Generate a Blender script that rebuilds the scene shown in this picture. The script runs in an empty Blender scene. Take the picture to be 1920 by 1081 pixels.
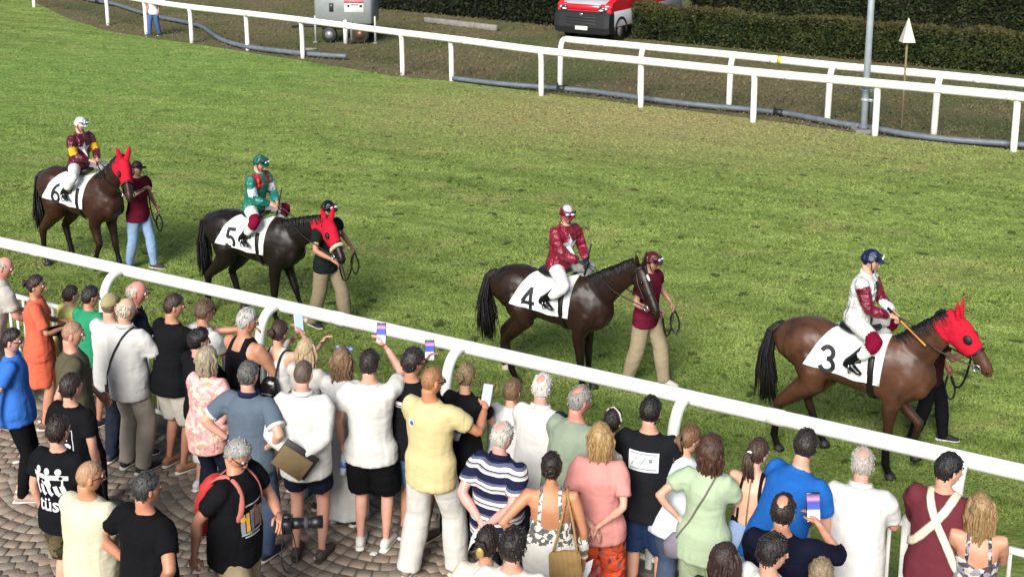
import bpy, math, random
import numpy as np
from mathutils import Vector, Matrix
from mathutils.bvhtree import BVHTree
random.seed(7); RNG = np.random.default_rng(11)
SC = bpy.context.scene
COL = SC.collection
# ------------------------------------------------------------------ camera
F, CX, CY = 2200.0, 960.0, 200.0
PITCH = math.atan(445 / F); HC = 6.2
cam = bpy.data.cameras.new('camera'); camo = bpy.data.objects.new('camera', cam); COL.objects.link(camo)
cam.sensor_fit = 'HORIZONTAL'; cam.sensor_width = 36; cam.lens = F / 1920 * 36
cam.shift_y = -(540.5 - CY) / 1920; cam.clip_end = 2000
camo.location = (0, 0, HC); camo.rotation_euler = (math.pi / 2 - PITCH, 0, 0)
SC.camera = camo
# ------------------------------------------------------------------ night sky glow and floodlight direction
SUN_TO = Vector((0.60, 1.75, -1.2)).normalized()
w = bpy.data.worlds.new('World'); SC.world = w; w.use_nodes = True
nt = w.node_tree; bg = nt.nodes['Background']
sky = nt.nodes.new('ShaderNodeTexSky'); sky.sky_type = 'NISHITA'; sky.sun_disc = False
sky.sun_elevation = math.asin(-SUN_TO.z); sky.sun_rotation = math.atan2(-SUN_TO.x, -SUN_TO.y)
nt.links.new(sky.outputs[0], bg.inputs[0]); bg.inputs[1].default_value = 0.07
sun = bpy.data.lights.new('sun', 'SUN'); suno = bpy.data.objects.new('sun', sun); COL.objects.link(suno)
sun.energy = 4.0; sun.angle = math.radians(30); sun.color = (1.0, 0.97, 0.91)
suno.location = (0, -20, 30); suno.rotation_euler = SUN_TO.to_track_quat('-Z', 'Y').to_euler()
SC.view_settings.view_transform = 'Standard'; SC.view_settings.look = 'None'
SC.view_settings.exposure = 0.75; SC.view_settings.gamma = 1.0; SC.view_settings.use_curve_mapping = False

# ------------------------------------------------------------------ helpers
_fw = np.array([0, math.cos(PITCH), -math.sin(PITCH)]); _up = np.array([0, math.sin(PITCH), math.cos(PITCH)])
_rt = np.array([1.0, 0, 0])
def U(px, py, z=0.0):
    """point of the place at height z that the photograph shows at this pixel"""
    d = _fw * F + _rt * (px - CX) - _up * (py - CY)
    return np.array([0, 0, HC]) + d * ((z - HC) / d[2])
def PXL(p):
    q = np.asarray(p, float) - np.array([0, 0, HC]); zz = q @ _fw
    return CX + F * (q @ _rt) / zz, CY - F * (q @ _up) / zz
def nz(v):
    v = np.asarray(v, float); return v / (np.linalg.norm(v) + 1e-12)
def A(*v): return np.array(v, float)
def lin(h):
    h = h.lstrip('#'); o = []
    for i in (0, 2, 4):
        c = int(h[i:i + 2], 16) / 255
        o.append(c / 12.92 if c < .04045 else ((c + .055) / 1.055) ** 2.4)
    return (*o, 1.0)

def vn(p, seed=0):
    p = np.asarray(p, float); i = np.floor(p).astype(np.int64); f = p - i; f = f * f * (3 - 2 * f)
    def hsh(a, b, c):
        n = (a * 374761393 + b * 668265263 + c * 1440662683 + seed * 1274126177) & 0xffffffff
        n = ((n ^ (n >> 13)) * 1274126177) & 0xffffffff
        return ((n ^ (n >> 16)) & 0xffffff) / 8388607.5 - 1
    r = 0
    for dx in (0, 1):
        for dy in (0, 1):
            for dz in (0, 1):
                wgt = (f[:, 0] if dx else 1 - f[:, 0]) * (f[:, 1] if dy else 1 - f[:, 1]) * (f[:, 2] if dz else 1 - f[:, 2])
                r = r + wgt * hsh(i[:, 0] + dx, i[:, 1] + dy, i[:, 2] + dz)
    return r

class MB:
    def __init__(s): s.v = []; s.f = []; s.m = []; s.n = 0
    def add(s, v, f, m=0):
        v = np.asarray(v, float); o = s.n
        s.v.append(v); s.n += len(v)
        s.f.extend([tuple(int(i) + o for i in q) for q in f])
        s.m.extend(m if hasattr(m, '__len__') else [m] * len(f)); return s
    def V(s): return np.concatenate(s.v) if s.v else np.zeros((0, 3))
    def tube(s, pts, rad, seg=8, ref=None, m=0, cap=.5, closed=False):
        P = np.asarray(pts, float); n = len(P)
        R = [(r, r) if not hasattr(r, '__len__') else r for r in (rad if hasattr(rad, '__len__') else [rad] * n)]
        T = np.zeros_like(P)
        T[1:-1] = P[2:] - P[:-2]; T[0] = P[1] - P[0]; T[-1] = P[-1] - P[-2]
        if closed: T[0] = P[1] - P[-1]; T[-1] = P[0] - P[-2]
        T /= np.linalg.norm(T, axis=1)[:, None] + 1e-12
        vs = []; prev = None
        an = np.linspace(0, 2 * math.pi, seg, endpoint=False); ca, sa = np.cos(an), np.sin(an)
        for i in range(n):
            t = T[i]
            if ref is not None:
                b = np.asarray(ref[i] if np.ndim(ref) == 2 else ref, float)
            else:
                b = prev if prev is not None else (A(0, 0, 1) if abs(t[2]) < .8 else A(0, 1, 0))
            b = b - t * (b @ t); b = nz(b); prev = b
            a = np.cross(b, t)
            vs.append(P[i] + np.outer(ca * R[i][0], a) + np.outer(sa * R[i][1], b))
        fs = []
        rng = n if closed else n - 1
        for i in range(rng):
            for k in range(seg):
                k2 = (k + 1) % seg; i2 = (i + 1) % n
                fs.append((i * seg + k, i2 * seg + k, i2 * seg + k2, i * seg + k2))
        V = np.concatenate(vs)
        if not closed:
            e0 = P[0] - T[0] * cap * min(R[0]); e1 = P[-1] + T[-1] * cap * min(R[-1])
            V = np.concatenate([V, e0[None], e1[None]])
            a0, a1 = len(V) - 2, len(V) - 1
            for k in range(seg):
                k2 = (k + 1) % seg
                fs.append((a0, k, k2)); fs.append((a1, (n - 1) * seg + k2, (n - 1) * seg + k))
        # outward orientation: loops above wind inward for a x b frames, so flip
        fs = [q[::-1] for q in fs]
        return s.add(V, fs, m)
    def ball(s, c, r, seg=10, rings=7, m=0, rot=None):
        r = (r, r, r) if not hasattr(r, '__len__') else r
        v = [(0, 0, 1)]
        for i in range(1, rings):
            th = math.pi * i / rings
            for k in range(seg):
                ph = 2 * math.pi * k / seg; v.append((math.sin(th) * math.cos(ph), math.sin(th) * math.sin(ph), math.cos(th)))
        v.append((0, 0, -1)); v = np.array(v) * np.array(r)
        if rot is not None: v = v @ np.asarray(rot).T
        f = []
        for k in range(seg):
            f.append((0, 1 + k, 1 + (k + 1) % seg))
            for i in range(rings - 2):
                a = 1 + i * seg
                f.append((a + k, a + seg + k, a + seg + (k + 1) % seg, a + (k + 1) % seg))
            a = 1 + (rings - 2) * seg
            f.append((len(v) - 1, a + (k + 1) % seg, a + k))
        return s.add(v + np.asarray(c, float), f, m)
    def box(s, c, size, bev=.01, m=0, rot=None):
        hx, hy, hz = [q / 2 for q in size]; b = min(bev, hx * .9, hy * .9, hz * .9)
        V = []; idx = {}
        for sx in (-1, 1):
            for sy in (-1, 1):
                for sz in (-1, 1):
                    for ax in range(3):
                        p = [sx * (hx - b), sy * (hy - b), sz * (hz - b)]
                        p[ax] = (sx * hx, sy * hy, sz * hz)[ax]
                        idx[(sx, sy, sz, ax)] = len(V); V.append(p)
        Fc = []
        sg = (-1, 1)
        for q in sg:
            Fc.append([idx[(q, a, c_, 0)] for a, c_ in ((-1, -1), (1, -1), (1, 1), (-1, 1))])
            Fc.append([idx[(a, q, c_, 1)] for a, c_ in ((-1, -1), (1, -1), (1, 1), (-1, 1))])
            Fc.append([idx[(a, c_, q, 2)] for a, c_ in ((-1, -1), (1, -1), (1, 1), (-1, 1))])
        for a in sg:
            for c_ in sg:
                Fc.append([idx[(-1, a, c_, 1)], idx[(1, a, c_, 1)], idx[(1, a, c_, 2)], idx[(-1, a, c_, 2)]])
                Fc.append([idx[(a, -1, c_, 0)], idx[(a, 1, c_, 0)], idx[(a, 1, c_, 2)], idx[(a, -1, c_, 2)]])
                Fc.append([idx[(a, c_, -1, 0)], idx[(a, c_, 1, 0)], idx[(a, c_, 1, 1)], idx[(a, c_, -1, 1)]])
        for a in sg:
            for c_ in sg:
                for d in sg: Fc.append([idx[(a, c_, d, 0)], idx[(a, c_, d, 1)], idx[(a, c_, d, 2)]])
        V = np.array(V); out = []
        for q in Fc:
            p = V[list(q)]; nn = np.cross(p[1] - p[0], p[2] - p[0])
            out.append(tuple(q) if nn @ p.mean(0) > 0 else tuple(q[::-1]))
        if rot is not None: V = V @ np.asarray(rot).T
        return s.add(V + np.asarray(c, float), out, m)
    def obj(s, name, mats, parent=None, smooth=True, kind=None):
        me = bpy.data.meshes.new(name); me.from_pydata(s.V().tolist(), [], s.f)
        return mkobj(name, me, mats, parent, smooth, s.m, kind)
def mkobj(name, me, mats, parent=None, smooth=True, midx=None, kind=None):
    for m in (mats if isinstance(mats, (list, tuple)) else [mats]): me.materials.append(m)
    if midx is not None and any(midx): me.polygons.foreach_set('material_index', np.array(midx, np.int32))
    if smooth: me.polygons.foreach_set('use_smooth', np.ones(len(me.polygons), bool))
    me.update()
    o = bpy.data.objects.new(name, me); COL.objects.link(o)
    if parent is not None: o.parent = parent
    if kind: o['kind'] = kind
    return o
def empty(name, loc, rz=0.0, sc=1.0):
    o = bpy.data.objects.new(name, None); COL.objects.link(o); o.empty_display_size = .2
    o.location = loc; o.rotation_euler = (0, 0, rz); o.scale = (sc, sc, sc); return o
def tag(o, label, cat, group=None):
    o['label'] = label; o['category'] = cat
    if group: o['group'] = group
    return o
def Rz(a):
    c, s = math.cos(a), math.sin(a); return np.array([[c, -s, 0], [s, c, 0], [0, 0, 1.0]])
def Rx(a):
    c, s = math.cos(a), math.sin(a); return np.array([[1.0, 0, 0], [0, c, -s], [0, s, c]])
def Ry(a):
    c, s = math.cos(a), math.sin(a); return np.array([[c, 0, s], [0, 1.0, 0], [-s, 0, c]])

TS = bpy.data.scenes.new('work')
def work_dg():
    with bpy.context.temp_override(scene=TS, view_layer=TS.view_layers[0]):
        dg = bpy.context.evaluated_depsgraph_get()
    dg.update(); return dg
def remesh(mb, voxel, smooth=4):
    me = bpy.data.meshes.new('t'); me.from_pydata(mb.V().tolist(), [], mb.f)
    o = bpy.data.objects.new('t', me); TS.collection.objects.link(o)
    r = o.modifiers.new('r', 'REMESH'); r.mode = 'VOXEL'; r.voxel_size = voxel
    if smooth:
        q = o.modifiers.new('s', 'SMOOTH'); q.factor = .5; q.iterations = smooth
    dg = work_dg()
    e = o.evaluated_get(dg); m2 = e.to_mesh()
    n = len(m2.vertices); v = np.zeros(n * 3, np.float32); m2.vertices.foreach_get('co', v); v = v.reshape(-1, 3).astype(float)
    npoly = len(m2.polygons); ls = np.zeros(npoly, np.int32); lt = np.zeros(npoly, np.int32); li = np.zeros(len(m2.loops), np.int32)
    m2.polygons.foreach_get('loop_start', ls); m2.polygons.foreach_get('loop_total', lt); m2.loops.foreach_get('vertex_index', li)
    f = [tuple(li[a:a + b].tolist()) for a, b in zip(ls, lt)]
    no = np.zeros(n * 3, np.float32); m2.vertices.foreach_get('normal', no); no = no.reshape(-1, 3).astype(float)
    e.to_mesh_clear(); bpy.data.objects.remove(o); bpy.data.meshes.remove(me)
    return v, f, no

# ------------------------------------------------------------------ materials
_mc = {}
def nodes(name):
    m = bpy.data.materials.new(name); m.use_nodes = True; t = m.node_tree
    return m, t, t.nodes['Principled BSDF']
def N(t, typ, **k):
    n = t.nodes.new('ShaderNode' + typ)
    for a, b in k.items():
        if a.startswith('i_'): n.inputs[int(a[2:])].default_value = b
        else: setattr(n, a, b)
    return n
def noise(t, co, scale, detail=3, rough=.55, dist=0):
    n = N(t, 'TexNoise'); n.inputs['Scale'].default_value = scale; n.inputs['Detail'].default_value = detail
    n.inputs['Roughness'].default_value = rough; n.inputs['Distortion'].default_value = dist
    if co is not None: t.links.new(co, n.inputs['Vector'])
    return n.outputs[0]
def ramp(t, fac, stops, interp='LINEAR'):
    r = N(t, 'ValToRGB'); e = r.color_ramp.elements; r.color_ramp.interpolation = interp
    while len(e) < len(stops): e.new(.5)
    for q, (p, c) in zip(e, stops):
        q.position = p; q.color = c if len(c) == 4 else (*c, 1)
    t.links.new(fac, r.inputs[0]); return r.outputs[0]
def mixc(t, fac, a, b, mode='MIX'):
    n = N(t, 'Mix', data_type='RGBA', blend_type=mode)
    for s, v in ((n.inputs[0], fac), (n.inputs[6], a), (n.inputs[7], b)):
        if isinstance(v, (float, int)): s.default_value = v
        elif isinstance(v, tuple): s.default_value = v
        else: t.links.new(v, s)
    return n.outputs[2]
def bump(t, b, h, strength=.3, dist=.01):
    n = N(t, 'Bump'); n.inputs['Strength'].default_value = strength; n.inputs['Distance'].default_value = dist
    t.links.new(h, n.inputs['Height']); t.links.new(n.outputs[0], b.inputs['Normal'])
def ocoord(t): return N(t, 'TexCoord').outputs['Object']
def sc_map(t, co, s):
    n = N(t, 'Mapping'); n.inputs['Scale'].default_value = s; t.links.new(co, n.inputs[0]); return n.outputs[0]
def dk(c, k): return (c[0] * k, c[1] * k, c[2] * k, 1)

def creases(t, b, co, st=.55):
    # crumpled cloth: long soft folds crossed by short creases and a trace of weave
    n2 = noise(t, sc_map(t, co, (1, 1, .30)), 9, 2, .45, .9); n3 = noise(t, sc_map(t, co, (.45, .45, 1.2)), 9, 2, .45, .6); n4 = noise(t, co, 130, 1)
    def rid(n):
        return n
        a = N(t, 'Math', operation='SUBTRACT'); t.links.new(n, a.inputs[0]); a.inputs[1].default_value = .5
        c = N(t, 'Math', operation='ABSOLUTE'); t.links.new(a.outputs[0], c.inputs[0]); return c.outputs[0]
    s1 = N(t, 'Math', operation='ADD'); t.links.new(rid(n2), s1.inputs[0]); t.links.new(rid(n3), s1.inputs[1])
    s2 = N(t, 'Math', operation='MULTIPLY_ADD'); t.links.new(n4, s2.inputs[0]); s2.inputs[1].default_value = .06; t.links.new(s1.outputs[0], s2.inputs[2])
    bump(t, b, s2.outputs[0], st, .055)
def cloth(hexc, rough=.9, sheen=.0, k=.8, bs=.25):
    key = ('cloth', hexc, rough, k)
    if key in _mc: return _mc[key]
    c = dk(lin(hexc), k); m, t, b = nodes('cloth'); co = ocoord(t)
    n1 = noise(t, co, 9, 3)
    t.links.new(ramp(t, n1, [(.3, dk(c, .94)), (.7, dk(c, 1.03))]), b.inputs['Base Color'])
    b.inputs['Roughness'].default_value = rough; b.inputs['Sheen Weight'].default_value = sheen; b.inputs['Specular IOR Level'].default_value = .08
    creases(t, b, co, .24 if sum(c[:3]) > .1 else .35)
    _mc[key] = m; return m
def satin(hexc):
    key = ('satin', hexc)
    if key in _mc: return _mc[key]
    m, t, b = nodes('satin'); c = dk(lin(hexc), .8); co = ocoord(t)
    t.links.new(ramp(t, noise(t, co, 14), [(.3, dk(c, .75)), (.7, dk(c, 1.15))]), b.inputs['Base Color'])
    b.inputs['Roughness'].default_value = .34
    creases(t, b, co, 1.0); _mc[key] = m; return m
def plain(hexc, rough=.5, metal=0, k=.85, name='painted', noisy=.1, bmp=0, coat=0):
    key = ('plain', hexc, rough, metal, k, noisy, bmp, coat)
    if key in _mc: return _mc[key]
    c = dk(lin(hexc), k); m, t, b = nodes(name); co = ocoord(t)
    n1 = noise(t, co, 6, 4)
    t.links.new(ramp(t, n1, [(.3, dk(c, 1 - noisy)), (.7, dk(c, 1 + noisy * .6))]), b.inputs['Base Color'])
    b.inputs['Roughness'].default_value = rough; b.inputs['Metallic'].default_value = metal; b.inputs['Coat Weight'].default_value = coat
    if bmp: bump(t, b, noise(t, co, 40, 3), bmp, .01)
    _mc[key] = m; return m
def skin(hexc):
    key = ('skin', hexc)
    if key in _mc: return _mc[key]
    c = lin(hexc); c = (c[0] * .76, c[1] * .80, c[2] * .86, 1); m, t, b = nodes('skin'); co = ocoord(t)
    n1 = noise(t, co, 11, 3)
    t.links.new(ramp(t, n1, [(.3, (c[0] * .92, c[1] * .82, c[2] * .8, 1)), (.72, (c[0] * 1.06, c[1] * 1.04, c[2] * 1.02, 1))]), b.inputs['Base Color'])
    b.inputs['Roughness'].default_value = .5; b.inputs['Specular IOR Level'].default_value = .4
    bump(t, b, noise(t, co, 60, 2), .12, .006); _mc[key] = m; return m
def hairm(hexc, hex2=None):
    key = ('hair', hexc, hex2)
    if key in _mc: return _mc[key]
    c = dk(lin(hexc), .75); c2 = dk(lin(hex2), .8) if hex2 else dk(c, 1.9)
    m, t, b = nodes('hair'); co = ocoord(t)
    n1 = noise(t, sc_map(t, co, (1, 1, .3)), 60, 3, .6, .6); n0 = noise(t, co, 14, 2)
    t.links.new(mixc(t, n0, ramp(t, n1, [(.35, dk(c, .6)), (.65, c2)]), c), b.inputs['Base Color'])
    b.inputs['Roughness'].default_value = .5
    bump(t, b, n1, .9, .012); _mc[key] = m; return m
def pattern(kind):
    if kind in _mc: return _mc[kind]
    m, t, b = nodes(kind); co = ocoord(t); b.inputs['Roughness'].default_value = .9; b.inputs['Specular IOR Level'].default_value = .1
    if kind == 'navy_stripes':
        s = N(t, 'SeparateXYZ'); t.links.new(co, s.inputs[0])
        wn = noise(t, co, 5, 2)
        ma = N(t, 'Math', operation='MULTIPLY_ADD'); t.links.new(wn, ma.inputs[0]); ma.inputs[1].default_value = .03; t.links.new(s.outputs[2], ma.inputs[2])
        mm = N(t, 'Math', operation='MULTIPLY'); t.links.new(ma.outputs[0], mm.inputs[0]); mm.inputs[1].default_value = 8.2
        fr = N(t, 'Math', operation='FRACT'); t.links.new(mm.outputs[0], fr.inputs[0])
        col = ramp(t, fr.outputs[0], [(0, lin('#1c1e38')), (.40, lin('#c9c4bd')), (.52, lin('#8e8b92')), (.60, lin('#1c1e38')), (.66, lin('#d4cfc6')), (.84, lin('#565a70'))], 'CONSTANT')
        t.links.new(col, b.inputs['Base Color'])
    else:
        v = N(t, 'TexVoronoi'); v.inputs['Scale'].default_value = {'pink_floral': 26, 'white_black_floral': 34, 'orange_print': 17, 'camo': 13, 'grey_leaf': 22}[kind]
        wv = noise(t, co, 9, 2); mx = N(t, 'VectorMath', operation='MULTIPLY_ADD')
        n3 = N(t, 'TexNoise'); n3.inputs['Scale'].default_value = 14; t.links.new(co, n3.inputs['Vector'])
        t.links.new(n3.outputs['Color'], mx.inputs[0]); mx.inputs[1].default_value = (.09, .09, .09); t.links.new(co, mx.inputs[2])
        t.links.new(mx.outputs[0], v.inputs['Vector'])
        rgb = N(t, 'SeparateColor'); t.links.new(v.outputs['Color'], rgb.inputs[0])
        st = {'pink_floral': ['#d99a98', '#e5b0a8', '#c9827f', '#e6c3a8', '#d3a3a8', '#b98d7c'],
              'white_black_floral': ['#e2ddd2', '#1b1a1c', '#d8d2c8', '#3a3a40', '#e8e4da', '#1b1a1c'],
              'grey_leaf': ['#5a5660', '#b9b3b0', '#2b2930', '#8d8790', '#cfc8c2', '#45424a'],
              'orange_print': ['#c9482b', '#d8603a', '#a84a35', '#8d6a72', '#d0553a', '#7d2f28'],
              'camo': ['#3b3626', '#57503a', '#2a281d', '#6a5f45', '#44402c', '#2f2c20']}[kind]
        col = ramp(t, rgb.outputs[0], [(i / 6, lin(c)) for i, c in enumerate(st)], 'CONSTANT')
        t.links.new(mixc(t, .85, lin(st[0]), col), b.inputs['Base Color'])
    creases(t, b, co, .5); _mc[kind] = m; return m
def M(c):
    """colour or pattern name -> material"""
    if not isinstance(c, str): return c
    return cloth(c) if c.startswith('#') else pattern(c)
def white_rail():
    m, t, b = nodes('white_plastic'); co = ocoord(t)
    n1 = noise(t, co, 2.5, 5, .7, .5); n2 = noise(t, sc_map(t, co, (3, 3, 14)), 5, 4, .7)
    g = mixc(t, ramp(t, n1, [(.42, (0, 0, 0, 1)), (.75, (.5, .5, .5, 1))]), lin('#eceae4'), lin('#b4ac9c'))
    g = mixc(t, ramp(t, n2, [(.60, (0, 0, 0, 1)), (.72, (.45, .45, .45, 1))]), g, lin('#8f887a'))
    t.links.new(g, b.inputs['Base Color']); b.inputs['Roughness'].default_value = .42; return m
WHITE_PAINT = white_rail()
# ================================================================== THE SETTING
ZP = 0.5                                   # terrace level above the track
RD = A(0.8755, -0.4832, 0); NC = A(-0.4832, -0.8755, 0)     # running direction of the rail, side of the crowd
R0 = U(231, 506, 1.2)[:2]                  # first post of the near rail
RL = U(1700, 981, ZP + 1.0)[:2]            # a point of the pedestrian railing
def along(o, s, off=0, z=0): return A(o[0], o[1], 0) + RD * s + NC * off + A(0, 0, z)

def turf_material(name, blade=False, dry=False):
    m, t, b = nodes(name)
    geo = N(t, 'NewGeometry'); pos = geo.outputs['Position']
    flat = sc_map(t, pos, (1, 1, 0))
    big = noise(t, flat, .22, 4, .6, .4); mid = noise(t, sc_map(t, pos, (1, 1.6, 0)), 1.5, 5, .72, .4); fine = noise(t, flat, 9, 3, .6)
    if dry:
        g = ramp(t, mid, [(.25, (.115, .095, .050, 1)), (.5, (.185, .152, .080, 1)), (.75, (.165, .160, .070, 1))])
        g = mixc(t, ramp(t, big, [(.45, (0, 0, 0, 1)), (.62, (1, 1, 1, 1))]), g, (.120, .135, .052, 1))
    else:
        g = ramp(t, mid, [(.30, (.150, .210, .045, 1)), (.48, (.220, .300, .072, 1)), (.70, (.295, .380, .108, 1))])
        # worn, dried-out tan turf: one wide patch by the far rail, smaller ones scattered
        tan = ramp(t, fine, [(.2, (.29, .23, .10, 1)), (.8, (.53, .42, .20, 1))])
        vec = N(t, 'VectorMath', operation='SUBTRACT'); t.links.new(flat, vec.inputs[0]); c = U(1215, 225); vec.inputs[1].default_value = (c[0], c[1], 0)
        rt_ = N(t, 'VectorRotate', rotation_type='Z_AXIS'); rt_.inputs['Angle'].default_value = .33; t.links.new(vec.outputs[0], rt_.inputs['Vector'])
        vs = N(t, 'VectorMath', operation='MULTIPLY'); t.links.new(rt_.outputs[0], vs.inputs[0]); vs.inputs[1].default_value = (.10, .20, 0)
        ln = N(t, 'VectorMath', operation='LENGTH'); t.links.new(vs.outputs[0], ln.inputs[0])
        a1 = N(t, 'Math', operation='MULTIPLY_ADD'); t.links.new(mid, a1.inputs[0]); a1.inputs[1].default_value = 1.5; t.links.new(ln.outputs['Value'], a1.inputs[2])
        mk = ramp(t, a1.outputs[0], [(.0, (.95, .95, .95, 1)), (.78, (.75, .75, .75, 1)), (1.0, (.25, .25, .25, 1))])
        mk2 = N(t, 'MapRange'); t.links.new(a1.outputs[0], mk2.inputs[0]); mk2.inputs[1].default_value = .75; mk2.inputs[2].default_value = 1.85; mk2.inputs[3].default_value = .78; mk2.inputs[4].default_value = 0
        sm = ramp(t, noise(t, sc_map(t, pos, (.8, 1.3, 0)), .55, 5, .7, .5), [(.54, (0, 0, 0, 1)), (.74, (.55, .55, .55, 1))])
        band = N(t, 'VectorRotate', rotation_type='Z_AXIS'); band.inputs['Angle'].default_value = .50; t.links.new(flat, band.inputs['Vector'])
        bn_ = noise(t, sc_map(t, band.outputs[0], (.10, 1.0, 0)), 1.5, 4, .65, .2)
        g = mixc(t, .75, g, ramp(t, bn_, [(.32, (.62, .66, .6, 1)), (.68, (1.28, 1.22, 1.2, 1))]), 'MULTIPLY')
        # small dark tufts and hoof cuts, drawn out along the running direction
        cut = ramp(t, noise(t, flat, 3.6, 1.2, .5, .1), [(.29, (.85, .85, .85, 1)), (.345, (0, 0, 0, 1))])
        g = mixc(t, cut, g, (.055, .070, .020, 1))
        # pool of floodlight at the far left, put into the grass colour as greener turf
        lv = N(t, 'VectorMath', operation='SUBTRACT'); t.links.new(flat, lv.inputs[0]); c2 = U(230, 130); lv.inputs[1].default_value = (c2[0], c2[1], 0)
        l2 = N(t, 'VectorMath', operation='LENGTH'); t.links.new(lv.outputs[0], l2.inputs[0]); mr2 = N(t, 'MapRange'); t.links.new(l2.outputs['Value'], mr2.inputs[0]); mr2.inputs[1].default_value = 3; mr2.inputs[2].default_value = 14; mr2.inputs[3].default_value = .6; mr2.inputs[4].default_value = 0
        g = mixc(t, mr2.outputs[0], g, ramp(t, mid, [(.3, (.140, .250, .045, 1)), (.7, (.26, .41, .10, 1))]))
        g = mixc(t, sm, g, tan); g = mixc(t, mk2.outputs[0], g, tan)
    if blade:
        rnd = ramp(t, geo.outputs['Random Per Island'], [(0, (.72, .75, .68, 1)), (.6, (1, 1, 1, 1)), (1, (1.2, 1.15, 1.1, 1))])
        g = mixc(t, 1.0, g, rnd, 'MULTIPLY'); b.inputs['Roughness'].default_value = .75
        b.inputs['Specular IOR Level'].default_value = .12
        vm = N(t, 'VectorMath', operation='MULTIPLY_ADD'); t.links.new(geo.outputs['Normal'], vm.inputs[0]); vm.inputs[1].default_value = (.38, .38, .38); vm.inputs[2].default_value = (0, 0, .8)
        vn_ = N(t, 'VectorMath', operation='NORMALIZE'); t.links.new(vm.outputs[0], vn_.inputs[0]); t.links.new(vn_.outputs[0], b.inputs['Normal'])
    else:
        g = mixc(t, .5, g, ramp(t, fine, [(.3, (.3, .3, .3, 1)), (.7, (1, 1, 1, 1))]), 'MULTIPLY')
        b.inputs['Roughness'].default_value = .95; b.inputs['Specular IOR Level'].default_value = .1
        bump(t, b, noise(t, flat, 16, 4, .7), .9, .06)
    t.links.new(g, b.inputs['Base Color']); return m
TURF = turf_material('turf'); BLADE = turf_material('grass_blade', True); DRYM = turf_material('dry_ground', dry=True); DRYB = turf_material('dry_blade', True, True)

g = MB(); g.add([(-700, -60, -.06), (700, -60, -.06), (700, 1200, -.06), (-700, 1200, -.06)], [(0, 1, 2, 3)])
go = g.obj('ground', DRYM, smooth=False); go['kind'] = 'structure'
edge_px = [(-260, -90), (-60, -35), (60, 2), (130, 36), (200, 58), (300, 74), (400, 88), (560, 113), (740, 143), (850, 153), (1000, 172), (1200, 197), (1400, 221), (1640, 254), (1920, 283), (2250, 316)]
far_edge = [U(x, y)[:2] for x, y in edge_px]
near_a, near_b = along(RL, -60, -.12)[:2], along(RL, 25, -.12)[:2]
poly = [near_a, near_b, (60, -10), (60, 20)] + [tuple(p) for p in far_edge[::-1]]
tm = MB(); n = len(poly)
tm.add([(x, y, 0) for x, y in poly] + [(x, y, -.08) for x, y in poly], [tuple(range(n))] + [(i, n + i, n + (i + 1) % n, (i + 1) % n) for i in range(n)])
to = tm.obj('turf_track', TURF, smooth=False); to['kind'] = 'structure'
FE = np.array(far_edge); o_ = np.argsort(FE[:, 0])
def far_y(x): return np.interp(x, FE[o_, 0], FE[o_, 1])
def blades(name, mat, n, yr, test, h0, h1, label, seed):
    r = np.random.default_rng(seed)
    px = r.uniform(-60, 1980, n); py = r.uniform(yr[0], yr[1], n)
    d = _fw[None] * F + np.outer(px - CX, _rt) - np.outer(py - CY, _up); tt = -HC / d[:, 2]; P = d * tt[:, None]; P[:, 2] = 0
    P = P[test(P)]; n = len(P); Z = P[:, 1]
    cl = vn(P * A(2.0, 3.4, 0) + 5.3, 3) * .7 + vn(P * A(.7, 1.1, 0), 4) * .4 + vn(P * A(6, 9, 0), 5) * .6
    h = (h0 + (h1 - h0) * r.random(n)) * np.clip(1 + .65 * cl, .4, 1.8)
    wd = (.007 + .00075 * Z) * r.uniform(.7, 1.4, n)
    a = r.uniform(0, math.pi, n); dx = np.stack([np.cos(a), np.sin(a), 0 * a], 1) * (wd / 2)[:, None]
    le = r.normal(0, .8, (n, 3)) * h[:, None]; le[:, 2] = h
    V = np.empty((n, 3, 3)); V[:, 0] = P - dx; V[:, 1] = P + dx; V[:, 2] = P + le
    me = bpy.data.meshes.new(name); me.vertices.add(3 * n); me.vertices.foreach_set('co', V.reshape(-1))
    me.loops.add(3 * n); me.loops.foreach_set('vertex_index', np.arange(3 * n, dtype=np.int32))
    me.polygons.add(n); me.polygons.foreach_set('loop_start', np.arange(0, 3 * n, 3, dtype=np.int32)); me.update(calc_edges=True)
    o = mkobj(name, me, mat, None, False, None, 'stuff'); tag(o, label, 'grass'); return o
rl_n = A(-NC[0], -NC[1])
def on_turf(P): return (P[:, 1] < far_y(P[:, 0])) & (((P[:, :2] - RL) @ rl_n) > .2)
def on_dry(P): return (P[:, 1] > far_y(P[:, 0]) + .15) & (P[:, 1] < 75)
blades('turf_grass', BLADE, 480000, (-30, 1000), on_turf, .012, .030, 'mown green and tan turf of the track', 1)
blades('rough_grass', DRYB, 60000, (-40, 300), on_dry, .03, .08, 'dry brown rough grass beyond the far rail', 2)

# ---------------------------------------------------------------- terrace with fan-laid setts
SETT = []
for cc in ('#a09080', '#a5927f', '#998b7c', '#a48f7e', '#9c9081', '#a99884'):
    SETT.append(plain(cc, .85, 0, .66, 'stone', .2, .5))
GROUT = plain('#85786a', .95, 0, .62, 'sand_joint', .35, .8)
tv = [along(RL, -22, .0, ZP - .010), along(RL, 12, .0, ZP - .010), along(RL, 12, 14, ZP - .010), along(RL, -22, 14, ZP - .010)]
tb = MB(); tb.add(tv + [p - A(0, 0, .8) for p in tv], [(3, 2, 1, 0), (0, 1, 5, 4), (1, 2, 6, 5), (2, 3, 7, 6), (3, 0, 4, 7)])
terrace = tb.obj('terrace', GROUT, smooth=False); terrace['kind'] = 'structure'
kb = MB(); q = along(RL, -5, .02, ZP - .06)
kb.box(q, (34, .16, .16), .02, rot=Rz(math.atan2(RD[1], RD[0])))
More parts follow.
